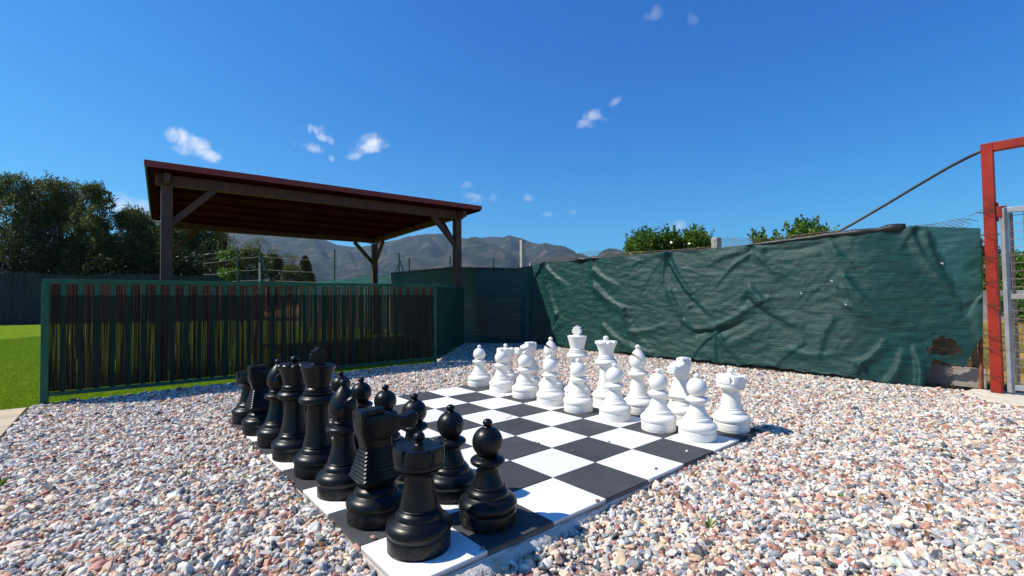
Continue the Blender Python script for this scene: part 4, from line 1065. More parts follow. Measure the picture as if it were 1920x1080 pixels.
# ------------------------------------------------------------------ gate
def gate():
    mr = mat_noise('red_paint', (.27, .020, .011), (.36, .032, .016), 7, .5, .3, 50, c3=(.11, .022, .012), s3=4.5, spec=.25, bdist=.003)
    mg = mat_noise('galvanised', (.27, .285, .30), (.38, .39, .40), 10, .5, .2, 40, metallic=.25, c3=(.30, .22, .16), s3=5)
    mw = mat_noise('gate_wire', (.20, .16, .13), (.32, .25, .20), 20, .6, metallic=.3)
    g0 = Vector((4.66, 4.60, 0)); d = Vector((.60, -.80, 0)).normalized(); rz = math.atan2(d.y, d.x)
    root = empty('gateway', g0, 'tall red steel gate frame at the right edge of the picture', 'gate frame')
    zt = 2.41
    lean = -.047
    def lpost(c):
        mb = MB(); mb.box((c.x, c.y, zt/2-.03), (.084, .084, zt+.06), rz, bev=.005)
        for v in mb.bm.verts: v.co.x += lean*v.co.z/zt
        mb.build('post', mr, root)
    lpost(Vector((0, 0, 0)))
    mb = MB(); mb.beam(Vector((lean, 0, zt-.042))+d*.043, Vector((lean, 0, zt-.042))+d*1.9, .082, .082, .005); mb.build('header', mr, root)
    lpost(d*1.95)
    # wire wraps
    rg = random.Random(6)
    wm = mat_noise('dark_wire', (.05, .04, .035), (.10, .07, .05), 30, .5, metallic=.5)
    for z in (.02, .16, .42, .55, .85, 1.06, 1.30, 1.52, 1.74):
        x0 = lean*z/zt; w_ = .062
        ring = [(x0-w_, -w_, z), (x0+w_, -w_, z+rg.uniform(-.02, .02)), (x0+w_, w_, z), (x0-w_, w_, z+.01), (x0-w_, -w_, z)]
        mb = MB(); mb.tube(ring, .0028, 5)
        if rg.random() < .7: mb.tube([(x0-w_, -w_, z), (x0-w_-.05, -w_+.01, z+rg.uniform(-.02, .03)), (x0-w_-.09, -w_, z+rg.uniform(-.03, .03))], .0022, 5)
        mb.build('wire_tie', wm, root)
    mb = MB()
    mb.tube([(lean-.06, -.06, zt-.11), (lean-.02, -.07, zt-.03), (lean+.05, -.09, zt+.02), (lean+.12, -.2, zt+.005), (lean+.06, -.1, zt-.12)], .0025, 5)
    # gate leaf
    hz = 1.77; g1 = d*.10
    leaf = empty('gate_leaf', g0+g1, 'grey galvanised wire gate hung beside the red post at the right edge', 'gate')
    a, b = Vector((0, 0, .03)), d*1.40
    z0, z1 = .045, hz
    for s_, nm in ((0, 'stile'), (1.40, 'stile')):
        MB().beam(d*s_+Vector((-.01, 0, z0-.02)), d*s_+Vector((-.045, 0, z1)), .040, .042, .004).build(nm, mg, leaf)
    for z, nm in ((z1-.022, 'rail'), (.93, 'rail'), (z0+.03, 'rail')):
        x = -.01-.035*z/z1
        MB().beam(d*.026+Vector((x, 0, z)), d*1.374+Vector((x, 0, z)), .045, .05, .004).build(nm, mg, leaf)
    MB().beam(d*.045+Vector((.010, .018, z0+.06)), d*.045+Vector((-.025, .018, z1-.05)), .010, .035, .001).build('mesh_strip', mw, leaf)
    mb = MB()
    z = .12
    while z < 1.72:
        mb.tube([d*.03+Vector((-.012-.03*z/z1, .012, z)), d*1.37+Vector((-.012-.03*z/z1, .012, z))], .0026, 5); z += .075
    s_ = .13
    while s_ < 1.35:
        mb.tube([d*s_+Vector((-.008, .008, .1)), d*s_+Vector((-.042, .008, 1.73))], .0026, 5); s_ += .10
    mb.build('wire_panel', mw, leaf)
    # hinge: red bracket and pin
    mb = MB(); mb.beam(Vector((-.045, 0, z1+.015))-d*.10, Vector((-.045, 0, z1+.015))+d*.02, .02, .016); mb.tube([Vector((-.045, 0, z1-.12))-d*.045, Vector((-.045, 0, z1+.06))-d*.045], .014, 10)
    mb.box(Vector((-.045, 0, z1-.03))-d*.028, (.04, .05, .10), rz, bev=.003); mb.build('hinge', mr, leaf)
    mc = mat_noise('threshold_concrete', (.52, .46, .36), (.68, .61, .49), 5, .95, .6, 50, c3=(.60, .50, .36), s3=2, bdist=.006)
    bm = bmesh.new()
    poly = [(4.40, 4.66), (4.62, 4.80), (4.95, 4.55), (6.2, 2.9), (6.0, 2.15), (5.3, 2.72), (4.66, 3.55), (4.38, 4.02), (4.30, 4.35)]
    t_ = [bm.verts.new((x, y, .008)) for x, y in poly]; b_ = [bm.verts.new((x+(x-5)*.02, y+(y-3.8)*.02, -.06)) for x, y in poly]
    bm.faces.new(t_)
    for k in range(len(poly)): bm.faces.new((t_[k], t_[(k+1) % len(poly)], b_[(k+1) % len(poly)], b_[k]))
    bmesh.ops.recalc_face_normals(bm, faces=bm.faces); me = bpy.data.meshes.new('threshold'); bm.to_mesh(me); bm.free()
    o = link_mesh('concrete_threshold', me, mc); tag(o, 'pale concrete strip at the foot of the red gate frame', 'pavement', None, 'structure')
gate()
# black hose from the gate frame down to the net
pp = [(1846, 280, 4.68), (1815, 295, 4.86), (1780, 313, 5.0), (1720, 348, 5.25), (1660, 384, 5.5), (1600, 419, 5.72), (1560, 441, 5.86), (1540, 452, 5.92), (1500, 470, 6.0)]
o = MB().tube([P_at(*q) for q in pp], .0155, 10).build('hose', mat_noise('black_hose', (.016, .016, .018), (.035, .035, .037), 20, .45), sm=True)
tag(o, 'black irrigation hose slung from the red gate frame to the cloth', 'hose')

# ------------------------------------------------------------------ far surroundings
def mountains():
    m, n, l, b = new_mat('hill_slope')
    t = n.new('ShaderNodeTexCoord')
    z = n.new('ShaderNodeTexNoise'); z.inputs['Scale'].default_value = .016; z.inputs['Detail'].default_value = 12; z.inputs['Roughness'].default_value = .68; l.new(t.outputs['Object'], z.inputs['Vector'])
    r = n.new('ShaderNodeValToRGB'); e = r.color_ramp.elements; e.new(.5); e.new(.6)
    for k, (p, c) in enumerate(((.38, (.008, .015, .008)), (.47, (.018, .024, .014)), (.55, (.042, .038, .026)), (.66, (.10, .075, .055)))): e[k].position = p; e[k].color = (*c, 1)
    l.new(z.outputs['Fac'], r.inputs[0]); l.new(r.outputs[0], b.inputs['Base Color']); b.inputs['Roughness'].default_value = 1; b.inputs['Specular IOR Level'].default_value = .05
    def ridge(name, PX, PY, R, front, label, amp, seed, step=2.2, nr=70):
        pxs = np.arange(PX[0], PX[-1], step); V = np.zeros((len(pxs), nr, 3))
        for a, px in enumerate(pxs):
            rr = ray(px, 540); dh = Vector((rr.x, rr.y, 0)).normalized()
            py = float(np.interp(px, PX, PY))
            zc = H + (556.4-py)/FPX*R*dh.y
            for q in range(nr):
                t_ = q/(nr-1); s_ = t_*1.25
                rad_ = R*(1-front) + R*front*s_
                x, y = dh.x*rad_, dh.y*rad_
                hh = math.sin(min(s_, 1)*math.pi/2)**1.25 if s_ <= 1 else max(0, 1-(s_-1)*2.2)
                # spurs and gullies running down the slope
                w1 = abs(noise.noise((px*.0085+seed+.9*s_, s_*.9-px*.002, seed)))*2
                w2 = abs(noise.noise((px*.024+seed*2+1.6*s_, s_*2.0-.012*px, seed+5)))*2
                w3 = noise.fractal((x*.011, y*.011, seed), 1, 2, 4)
                k = math.sin(min(s_, 1)*math.pi)**.8 if s_ <= 1 else 0
                z_ = zc*hh*min(1.0, 1-amp*k*(.75-w1)-.34*amp*k*(.6-w2)) + zc*.035*w3*(k+.03)
                V[a, q] = (x, y, max(z_, -2) if s_ > 0.001 else -2)
        nv = nr; a_ = (np.arange(len(pxs)-1)[:, None]*nv+np.arange(nv-1)[None]).ravel(); F = np.stack([a_, a_+nv, a_+nv+1, a_+1], 1)
        o = mesh_np(name, V.reshape(-1, 3), F, m, sm=True); tag(o, label, 'mountain', None, 'structure')
    ridge('mountain_range', [-700, -300, 0, 200, 340, 419, 462, 520, 556, 587, 606, 631, 662, 680, 694, 712, 741, 770, 800, 837, 855, 875, 900, 925, 944, 956, 969, 979, 994, 1034, 1062, 1082, 1096, 1120, 1180, 1400, 1800, 2400, 2900],
          [470, 455, 450, 440, 435, 433, 433, 437, 434, 436, 446, 456.5, 460.6, 460, 458, 453, 449, 445, 442.5, 442, 444, 446, 445.6, 442.5, 444, 440, 444, 446, 453.4, 463.6, 468, 475, 478, 492, 520, 535, 538, 530, 525], 2300, .52, 'long scrub covered mountain range behind the garden', .42, 3.1)
    ridge('hill', [960, 1000, 1018, 1034, 1060, 1095, 1130, 1180, 1240], [515, 497, 490, 481, 484, 492, 502, 520, 545], 1500, .35, 'low brown hill in front of the mountain range', .35, 8.4, 1.6, 46)
    ridge('hill', [1090, 1105, 1120, 1132, 1143, 1155, 1165, 1185, 1210, 1260, 1330, 1420], [512, 492, 482, 471, 467, 468, 471, 483, 497, 512, 525, 545], 1750, .32, 'small reddish rocky peak left of the orange tree', .4, 5.7, 1.6, 46)
mountains()

def leaves_np(rng, C, R3, N, size, flat=.0, shell=.55, up=.3, fold=.25):
    """N leaves spread through ellipsoid blobs; returns verts (4 per leaf)"""
    C = np.array(C); R3 = np.array(R3); w_ = R3.prod(1)**.67; k = rng.choice(len(C), N, p=w_/w_.sum())
    d = rng.normal(size=(N, 3)); d /= np.linalg.norm(d, axis=1)[:, None]
    r = (shell + (1-shell)*rng.random(N))**.8 * (1+.10*rng.normal(size=N))
    P = C[k] + d*R3[k]*r[:, None]
    a = d*.7 + rng.normal(size=(N, 3))*.7 + np.array((0, 0, up)); a /= np.linalg.norm(a, axis=1)[:, None]       # leaf axis
    b = np.cross(a, rng.normal(size=(N, 3))); b /= np.linalg.norm(b, axis=1)[:, None]
    c = np.cross(a, b)
    s = size*rng.uniform(.6, 1.35, N)[:, None]; wd = s*flat
    p0 = P; p2 = P + a*s; p1 = P + a*s*.5 + b*wd + c*s*fold*.3; p3 = P + a*s*.5 - b*wd + c*s*fold*.3
    return np.stack([p0, p1, p2, p3], 1).reshape(-1, 3)
def blobs(rng, cx, cy, z0, z1, rx, n, ry=None, rmin=.28, rmax=.5, top=.6):
    ry = ry or rx; C, R3 = [], []
    for k in range(n):
        t = rng.random(); z = z0+(z1-z0)*t
        prof = math.sin(math.pi*min(1, .18+.80*t))**top
        a = rng.uniform(0, 6.28); q = rng.random()**.5*prof
        rr = rx*rng.uniform(rmin, rmax)
        C.append((cx+math.cos(a)*q*rx*.8, cy+math.sin(a)*q*ry*.8, min(z, z1-rr*.8))); R3.append((rr, rr*ry/rx, rr*rng.uniform(.7, 1.0)))
    return C, R3
m_bark = mat_noise('bark', (.055, .04, .03), (.13, .10, .075), 5, .95, .9, 20, stretch=(4, 4, 1), bdist=.03)
M_OLIVE = mat_leaf('olive_leaf', [(.026, .036, .008), (.066, .086, .018), (.12, .145, .038), (.23, .25, .09)], .35, .5)
M_DARK = mat_leaf('dark_leaf', [(.010, .018, .005), (.024, .036, .009), (.06, .075, .02)], .2, .5)
M_FRESH = mat_leaf('fresh_leaf', [(.035, .085, .010), (.08, .16, .018), (.14, .24, .03), (.20, .30, .05)], .35, .42)
M_CITRUS = mat_leaf('citrus_leaf', [(.03, .075, .008), (.07, .15, .012), (.12, .22, .02), (.20, .29, .04)], .32, .33, .6)
def tree(name, cx, cy, top, rx, label, cat, mat, leaf, N, seed, z0=.4, nb=22, flat=.22, group=None, trunk_r=.14, ry=None, sprigs=0, rmin=.28, rmax=.5, up=.3, tp=.6):
    rng = np.random.default_rng(seed); rg = random.Random(seed)
    root = empty(name, (cx, cy, 0), label, cat, group)
    C, R3 = blobs(rng, 0, 0, z0, top, rx, nb, ry, rmin, rmax, tp)
    V = leaves_np(rng, C, R3, N, leaf, flat, up=up)
    if sprigs:      # upright shoots poking out of the crown
        L = []
        for k in range(sprigs):
            i = rg.randrange(len(C)); a = rng.uniform(0, 6.28); ph = rng.uniform(.2, 1.4); c = np.array(C[i]); r = np.array(R3[i])
            p = c + r*np.array((math.cos(a)*math.cos(ph), math.sin(a)*math.cos(ph), math.sin(ph)))
            dv = np.array((math.cos(a)*math.cos(ph)*.6, math.sin(a)*math.cos(ph)*.6, math.sin(ph)*.6+.6)); dv /= np.linalg.norm(dv)
            ln = leaf*rng.uniform(1.4, 3.0)
            for q in range(9):
                L.append(leaves_np(rng, [p+dv*ln*q/8], [(leaf*.25,)*3], 2, leaf*.85, flat, up=.9))
        V = np.concatenate([V]+L)
    mesh_np('crown', V, np.arange(len(V)).reshape(-1, 4), mat, root)
    mb = MB(); h = z0+(top-z0)*.45
    mb.tube([(0, 0, -.1), (.05*rg.uniform(-1, 1), .05, h*.5), (.12*rg.uniform(-1, 1), 0, h)], [trunk_r*1.25, trunk_r, trunk_r*.7], 9)
    mb.build('trunk', m_bark, root, sm=True)
    for k in range(6):
        i = rg.randrange(len(C)); c = Vector(C[i]); s_ = Vector((0, 0, h*rg.uniform(.55, .98)))
        MB().tube([s_, s_.lerp(c, .5)+Vector((0, 0, -.08)), c], [trunk_r*.5, trunk_r*.33, trunk_r*.12], 6).build('limb', m_bark, root, sm=True)
    return root
def X_at(px, Y): return (px-960)/FPX*Y
def Z_at(py, Y): return H+(556.4-py)/FPX*Y
G1 = 'trees in the dense row along the left boundary'
TL = [  # px centre, top py, half width px, Y, mat, label
    (-150, 318, 95, 23.0, M_OLIVE, 'grey green tree at the far left end of the row, mostly outside the picture'),
    (30, 328, 72, 22.6, M_OLIVE, 'tall grey green tree at the left picture edge'),
    (112, 335, 62, 23.4, M_OLIVE, 'tall bushy olive toned tree, second from the left edge'),
    (178, 345, 42, 22.8, M_OLIVE, 'tree with loose feathery top left of the white cloud'),
    (248, 392, 52, 23.6, M_OLIVE, 'lower round tree below the white cloud, left of the shelter'),
    (318, 408, 52, 24.0, M_OLIVE, 'tree directly behind the front left shelter post'),
    (382, 416, 50, 24.5, M_OLIVE, 'rounded grey green tree seen under the shelter roof, left of the ivy clad trunk'),
]
for k, (px, py, hw, Y, mt, lab) in enumerate(TL):
    tree('broadleaf_tree', X_at(px, Y), Y, Z_at(py, Y), hw/FPX*Y, lab, 'tree', mt, .11, 26000, 40+k, z0=1.0, nb=46, flat=.22, group=G1, sprigs=130, rmin=.24, rmax=.42, tp=.4)
# dark understorey masses between the trunks
for k, (px, py, hw, Y, lab) in enumerate([(-90, 440, 120, 22.3, 'dark shrub mass at the far left below the tallest trees'), (70, 430, 110, 22.2, 'dark shrub under the two tall trees at the left edge'), (205, 452, 100, 22.4, 'dark shrub below the low round tree left of the shelter'), (330, 462, 95, 22.8, 'dark shrub behind the front left shelter post'), (425, 478, 60, 22.6, 'dark shrub left of the thin green fence post')]):
    tree('shrub', X_at(px, Y), Y, Z_at(py, Y), hw/FPX*Y, lab, 'shrub', M_DARK, .13, 9000, 70+k, z0=.3, nb=26, flat=.25, group='dark shrubs below the left row of trees', trunk_r=.06, ry=1.1, rmin=.3, rmax=.5)
# fresh green shrubs right of the row
tree('shrub', X_at(432, 21.5), 21.5, Z_at(460, 21.5), .62, 'bright green leafy shrub under the shelter roof beside the thin post', 'shrub', M_FRESH, .15, 1500, 91, z0=1.2, nb=9, flat=.32, trunk_r=.04)
tree('shrub', X_at(470, 22.5), 22.5, Z_at(462, 22.5), .95, 'olive green shrub between the thin post and the braced post', 'shrub', M_OLIVE, .11, 7000, 92, z0=.5, nb=20, flat=.22, trunk_r=.05, sprigs=20)
tree('shrub', X_at(512, 24), 24, Z_at(478, 24), .8, 'dark shrub just right of the braced fence post', 'shrub', M_DARK, .12, 4500, 93, z0=.5, nb=14, flat=.22, trunk_r=.05)
tree('shrub', X_at(545, 30), 30, Z_at(495, 30), 1.15, 'pale green bush at the foot of the mountain view, beside the little conifer', 'shrub', M_OLIVE, .13, 7000, 94, z0=.4, nb=18, flat=.22, trunk_r=.05)
def conifer(px, Y, py, hw, label, seed):
    rng = np.random.default_rng(seed); zt = Z_at(py, Y); x = X_at(px, Y); root = empty('conifer', (x, Y, 0), label, 'tree')
    N = 5000; t = rng.random(N)**.7; z = .3+(zt-.3)*(1-t*0-1+t) ; r = hw*(1-t)**.8*rng.uniform(.55, 1.05, N)+.02; a = rng.uniform(0, 6.28, N)
    C = np.stack([r*np.cos(a), r*np.sin(a), z], 1); V = []
    ax = np.stack([np.cos(a)*.5, np.sin(a)*.5, np.full(N, .9)], 1)+rng.normal(size=(N, 3))*.2; b = np.cross(ax, rng.normal(size=(N, 3))); b /= np.linalg.norm(b, axis=1)[:, None]
    V = np.stack([C, C+ax*.07+b*.03, C+ax*.16, C+ax*.07-b*.03], 1).reshape(-1, 3)
    mesh_np('crown', V, np.arange(len(V)).reshape(-1, 4), mat_leaf('cypress_leaf', [(.02, .04, .01), (.06, .09, .02), (.11, .13, .03)], .2), root)
    MB().tube([(0, 0, -.1), (0, 0, zt*.9)], [.1, .02], 8).build('trunk', m_bark, root)
conifer(572, 31, 481, 1.05, 'small pointed conifer in front of the mountains, left of the wire fence post', 5)
# tall ivy-clad trunk
def ivy_trunk():
    Y = 26; x = X_at(411, Y); zt = Z_at(404, Y); root = empty('ivy_clad_trunk', (x, Y, 0), 'dark ivy clad tree trunk ending just below the shelter roof edge', 'tree trunk')
    rng = np.random.default_rng(3); MB().tube([(0, 0, -.1), (.05, 0, zt*.5), (0, 0, zt)], [.22, .18, .15], 10).build('trunk', m_bark, root, sm=True)
    C = [(rng.normal(0, .05), rng.normal(0, .05), z) for z in np.arange(2.0, zt+.1, .22)]; R3 = [(.28+.05*math.sin(i), .3, .22) for i in range(len(C))]
    V = leaves_np(rng, C, R3, 4500, .12, .35); mesh_np('ivy', V, np.arange(len(V)).reshape(-1, 4), M_DARK, root)
ivy_trunk()
# thin bare trees in front of the mountains
def bare_tree(px, Y, py, label, seed):
    rg = random.Random(seed); x = X_at(px, Y); zt = Z_at(py, Y); root = empty('bare_tree', (x, Y, 0), label, 'tree'); tw = MB(); tips = []
    def grow(p, d, ln, r, dep):
        q = p + d*ln; tw.tube([p, p.lerp(q, .5)+Vector((rg.uniform(-1, 1), rg.uniform(-1, 1), 0))*ln*.06, q], [r, r*.8, r*.6], 4, caps=False)
        if dep == 0: tips.append(q); return
        for _ in range(rg.choice((2, 3, 3))):
            dd = (d + Vector((rg.uniform(-1, 1), rg.uniform(-1, 1), rg.uniform(-.1, .6)))*.62).normalized(); grow(q, dd, ln*rg.uniform(.62, .82), r*.6, dep-1)
    MB().tube([(0, 0, -.1), (.04, 0, zt*.3)], [.09, .06], 7).build('trunk', m_bark, root)
    for k in range(3): grow(Vector((.04, 0, zt*.3)), Vector((rg.uniform(-.5, .5), rg.uniform(-.3, .3), 1)).normalized(), zt*.22, .035, 4)
    tw.build('branches', m_bark, root)
    rng = np.random.default_rng(seed); T = np.array([tuple(t) for t in tips]); V = leaves_np(rng, T, np.full((len(T), 3), .16), len(T)*7, .07, .25)
    mesh_np('leaves', V, np.arange(len(V)).reshape(-1, 4), M_OLIVE, root)
bare_tree(452, 30, 434, 'thin sparsely leaved tree right of the ivy clad trunk', 4)
bare_tree(492, 31, 440, 'thin sparsely leaved tree behind the braced fence post', 9)
bare_tree(528, 33, 462, 'low wispy tree between the braced post and the little conifer', 12)

# trees behind the green cloth
tree('orange_tree', X_at(1222, 11.6), 11.6, Z_at(446, 11.6), .80, 'dense glossy green tree just left of centre behind the green cloth', 'tree', M_CITRUS, .075, 19000, 101, z0=1.0, nb=38, flat=.32, trunk_r=.06, sprigs=260, rmin=.25, rmax=.40, group='two leafy trees joined above the green cloth', tp=.18)
tree('orange_tree', X_at(1292, 11.4), 11.4, Z_at(441, 11.4), .70, 'dense glossy green tree left of the concrete post, right one of the joined pair', 'tree', M_CITRUS, .075, 17000, 102, z0=1.0, nb=36, flat=.32, trunk_r=.06, sprigs=240, rmin=.25, rmax=.40, group='two leafy trees joined above the green cloth', tp=.18)
tree('orange_tree', X_at(1496, 8.6), 8.6, Z_at(434, 8.6), .78, 'light green leafy treetop under the black hose', 'tree', M_FRESH, .070, 8200, 103, z0=1.0, nb=26, flat=.28, trunk_r=.05, sprigs=150, rmin=.22, rmax=.34, up=.8, tp=.18)
tree('shrub', X_at(1428, 8.2), 8.2, Z_at(448, 8.2), .36, 'small light green shoots just above the cloth right of the concrete post', 'shrub', M_FRESH, .075, 900, 104, z0=1.0, nb=9, flat=.28, trunk_r=.03, sprigs=30, up=.8)
tree('broadleaf_tree', X_at(1915, 24), 24, Z_at(478, 24), 1.9, 'round green tree seen through the grey wire gate', 'tree', M_CITRUS, .15, 12000, 105, z0=.7, nb=26, flat=.25, trunk_r=.12, sprigs=40)
tree('broadleaf_tree', X_at(1850, 27), 27, Z_at(470, 27), 1.3, 'darker green tree seen between the green cloth and the red post', 'tree', M_DARK, .15, 8000, 106, z0=.7, nb=20, flat=.25, trunk_r=.12, sprigs=40)
tree('broadleaf_tree', X_at(2060, 23), 23, Z_at(470, 23), 2.2, 'green tree beyond the right picture edge behind the gate', 'tree', M_CITRUS, .15, 9000, 107, z0=.7, nb=26, flat=.25, trunk_r=.12)
for k, (px, Y, py, r) in enumerate([(1885, 17, 560, .45), (1915, 16.5, 566, .45)]):
    tree('shrub', X_at(px, Y), Y, Z_at(py, Y), r, ['low green bush at the white wall, seen beside the red post', 'low green bush at the white wall, seen through the gate wires'][k], 'shrub', M_CITRUS, .08, 1500, 110+k, z0=.05, nb=10, flat=.3, trunk_r=.03)
a, b = (X_at(1780, 19), 19.0), (X_at(2250, 17.5), 17.5)
L_ = math.hypot(b[0]-a[0], b[1]-a[1]); rzw = math.atan2(b[1]-a[1], b[0]-a[0])
o = MB().box(((a[0]+b[0])/2, (a[1]+b[1])/2, .50), (L_, .18, 1.2), rzw, bev=.01).build('garden_wall', mat_noise('whitewash', (.50, .48, .44), (.66, .64, .60), 3, .95, .5, 20, c3=(.38, .34, .29), s3=1.2)); tag(o, 'low whitewashed wall across the dry field behind the gate', 'wall')

# dry grass tufts in the field on the right
def dry_grass():
    rng = np.random.default_rng(12); N = 36000
    Y = 5.0+12*rng.random(N)**1.5; X = Y*rng.uniform(.85, 1.25, N)
    k = noise_ok = np.array([noise.noise((x*.9, y*.9, 4)) > -.12 for x, y in zip(X, Y)]); X, Y = X[k], Y[k]
    cxy = np.interp(X, [4.2, 4.7, 7], [5.3, 4.95, 2.5]); k = Y > cxy+.15; X, Y = X[k], Y[k]; N = len(X)
    h = rng.uniform(.02, .10, N); a = rng.uniform(0, 6.28, N); wd = .003*(1+.12*Y); ln = rng.normal(0, .6, (N, 2)); z0 = np.full(N, -.095)
    ca, sa = np.cos(a)*wd, np.sin(a)*wd
    V = np.stack([np.stack([X-ca, Y-sa, z0], 1), np.stack([X+ca, Y+sa, z0], 1), np.stack([X+ln[:, 0]*h, Y+ln[:, 1]*h, z0+h], 1)], 1).reshape(-1, 3)
    o = mesh_np('dry_grass', V, np.arange(3*N).reshape(-1, 3), mat_leaf('straw', [(.30, .19, .06), (.42, .28, .10), (.12, .18, .03), (.5, .36, .15)], .3)); tag(o, 'dry straw coloured grass and weeds of the field behind the gate', 'grass', None, 'stuff')
dry_grass()
# dry brush behind the torn cloth
def brush():
    rng = np.random.default_rng(15); c = P_at(1768, 650, 5.25); N = 3600
    P = np.stack([c.x+rng.normal(0, .17, N), c.y+rng.normal(0, .08, N), rng.uniform(.05, .55, N)], 1); a = np.stack([rng.normal(0, 1, N), rng.normal(0, .5, N), rng.normal(.3, .6, N)], 1); a /= np.linalg.norm(a, axis=1)[:, None]
    b = np.cross(a, (0, 1, 0.1)); s = rng.uniform(.05, .14, N)[:, None]
    V = np.stack([P-b*.003, P+b*.003, P+a*s], 1).reshape(-1, 3)
    o = mesh_np('dry_brush', V, np.arange(3*N).reshape(-1, 3), mat_leaf('dead_twig', [(.16, .09, .05), (.32, .20, .11), (.5, .34, .2)], .2)); tag(o, 'dead brown brushwood visible through the hole in the green cloth', 'brushwood', None, 'stuff')
brush()

# heather screen along the left boundary
def heather():
    a, b = np.array((-34.0, 13.4)), np.array((-11.2, 21.6)); L = np.hypot(*(b-a)); d = (b-a)/L; nr = np.array((-d[1], d[0])); rng = np.random.default_rng(2)
    root = empty('heather_screen', (-20, 18, 0), 'dark bluish brushwood screen along the left side of the lawn', 'fence')
    s_ = np.arange(0, L, .035); n = len(s_); off = rng.normal(0, .014, n); top = 1.95+rng.normal(0, .018, n)+.03*np.sin(s_*1.7); V = []
    zz = [-.05, .5, 1.0, 1.5]
    for k in range(n):
        for z in zz+[top[k]]:
            p = a+d*s_[k]+nr*(off[k]+rng.normal(0, .004)); V.append((p[0]+20, p[1]-18, z))
    F = [(k*5+q, k*5+5+q, k*5+6+q, k*5+1+q) for k in range(n-1) for q in range(4)]
    mesh_np('brushwood', V, F, mat_noise('heather', (.018, .020, .023), (.045, .046, .048), 1, .95, .8, 3, stretch=(30, 30, 1.2), bdist=.02), root)
    mb = MB()
    for s0 in np.arange(1, L, 2.5):
        p = a+d*s0+nr*.06; mb2 = MB(); mb2.tube([(p[0]+20, p[1]-18, -.1), (p[0]+20, p[1]-18, 2.05)], .03, 8); mb2.build('post', m_bark, root)
heather()
# high wire fence under the mountains
def wire_fence():
    mg = mat_noise('green_post', (.018, .045, .035), (.04, .075, .055), 20, .6)
    mr = mat_noise('fence_wire', (.07, .07, .07), (.13, .12, .11), 20, .6, metallic=.3)
    P0, P1 = Vector((X_at(360, 17.6), 17.6, 0)), Vector((X_at(1150, 15.0), 15.0, 0))
    org = P0.copy(); root = empty('wire_fence', org, 'tall thin wire fence with green posts in front of the mountains', 'fence')
    def on(px):      # ground point of the fence line in column px
        q = (px-960)/FPX; d = P1-P0; t = (q*P0.y-P0.x)/(d.x-q*d.y); return P0+d*t
    tops = [(445, 460), (487, 457), (627, 466), (748, 473), (767, 483), (844, 480), (925, 483)]
    for px, py in tops:
        p = on(px); z = Z_at(py, p.y); q = p-org
        MB().tube([(q.x, q.y, -.05), (q.x, q.y, z)], .028 if px != 767 else .032, 8).build('post', mg, root)
    for (pa, ya, pb, yb) in ((487, 472, 514, 530), (750, 487, 734, 512), (750, 487, 763, 512)):
        a, b = on(pa), on(pb); MB().tube([(a.x-org.x, a.y-org.y, Z_at(ya, a.y)), (b.x-org.x, b.y-org.y-.02, Z_at(yb, b.y)-.3)], .022, 7).build('brace', mg, root)
    p = on(491); MB().tube([(p.x-org.x, p.y-org.y-.1, -.05), (p.x-org.x-.03, p.y-org.y-.1, Z_at(491, p.y))], .035, 8).build('concrete_stub', mat_noise('stub', (.3, .3, .3), (.42, .42, .42), 8, .9), root)
    P = [(on(380)-org, 2.6)] + [(on(px)-org, Z_at(py, on(px).y)) for px, py in tops] + [(on(1120)-org, 2.2)]
    for f in (.985, .86, .70, .56, .42, .25):
        mb = MB(); pts = []
        for (a, za), (b, zb) in zip(P, P[1:]):
            for k in range(6):
                t = k/6; pts.append((a.x+(b.x-a.x)*t, a.y+(b.y-a.y)*t, (za+(zb-za)*t)*f-.09*t*(1-t)*4*(.5 if f > .6 else .2)))
        mb.tube(pts, .006, 4, caps=False); mb.build('strand', mr, root)
wire_fence()

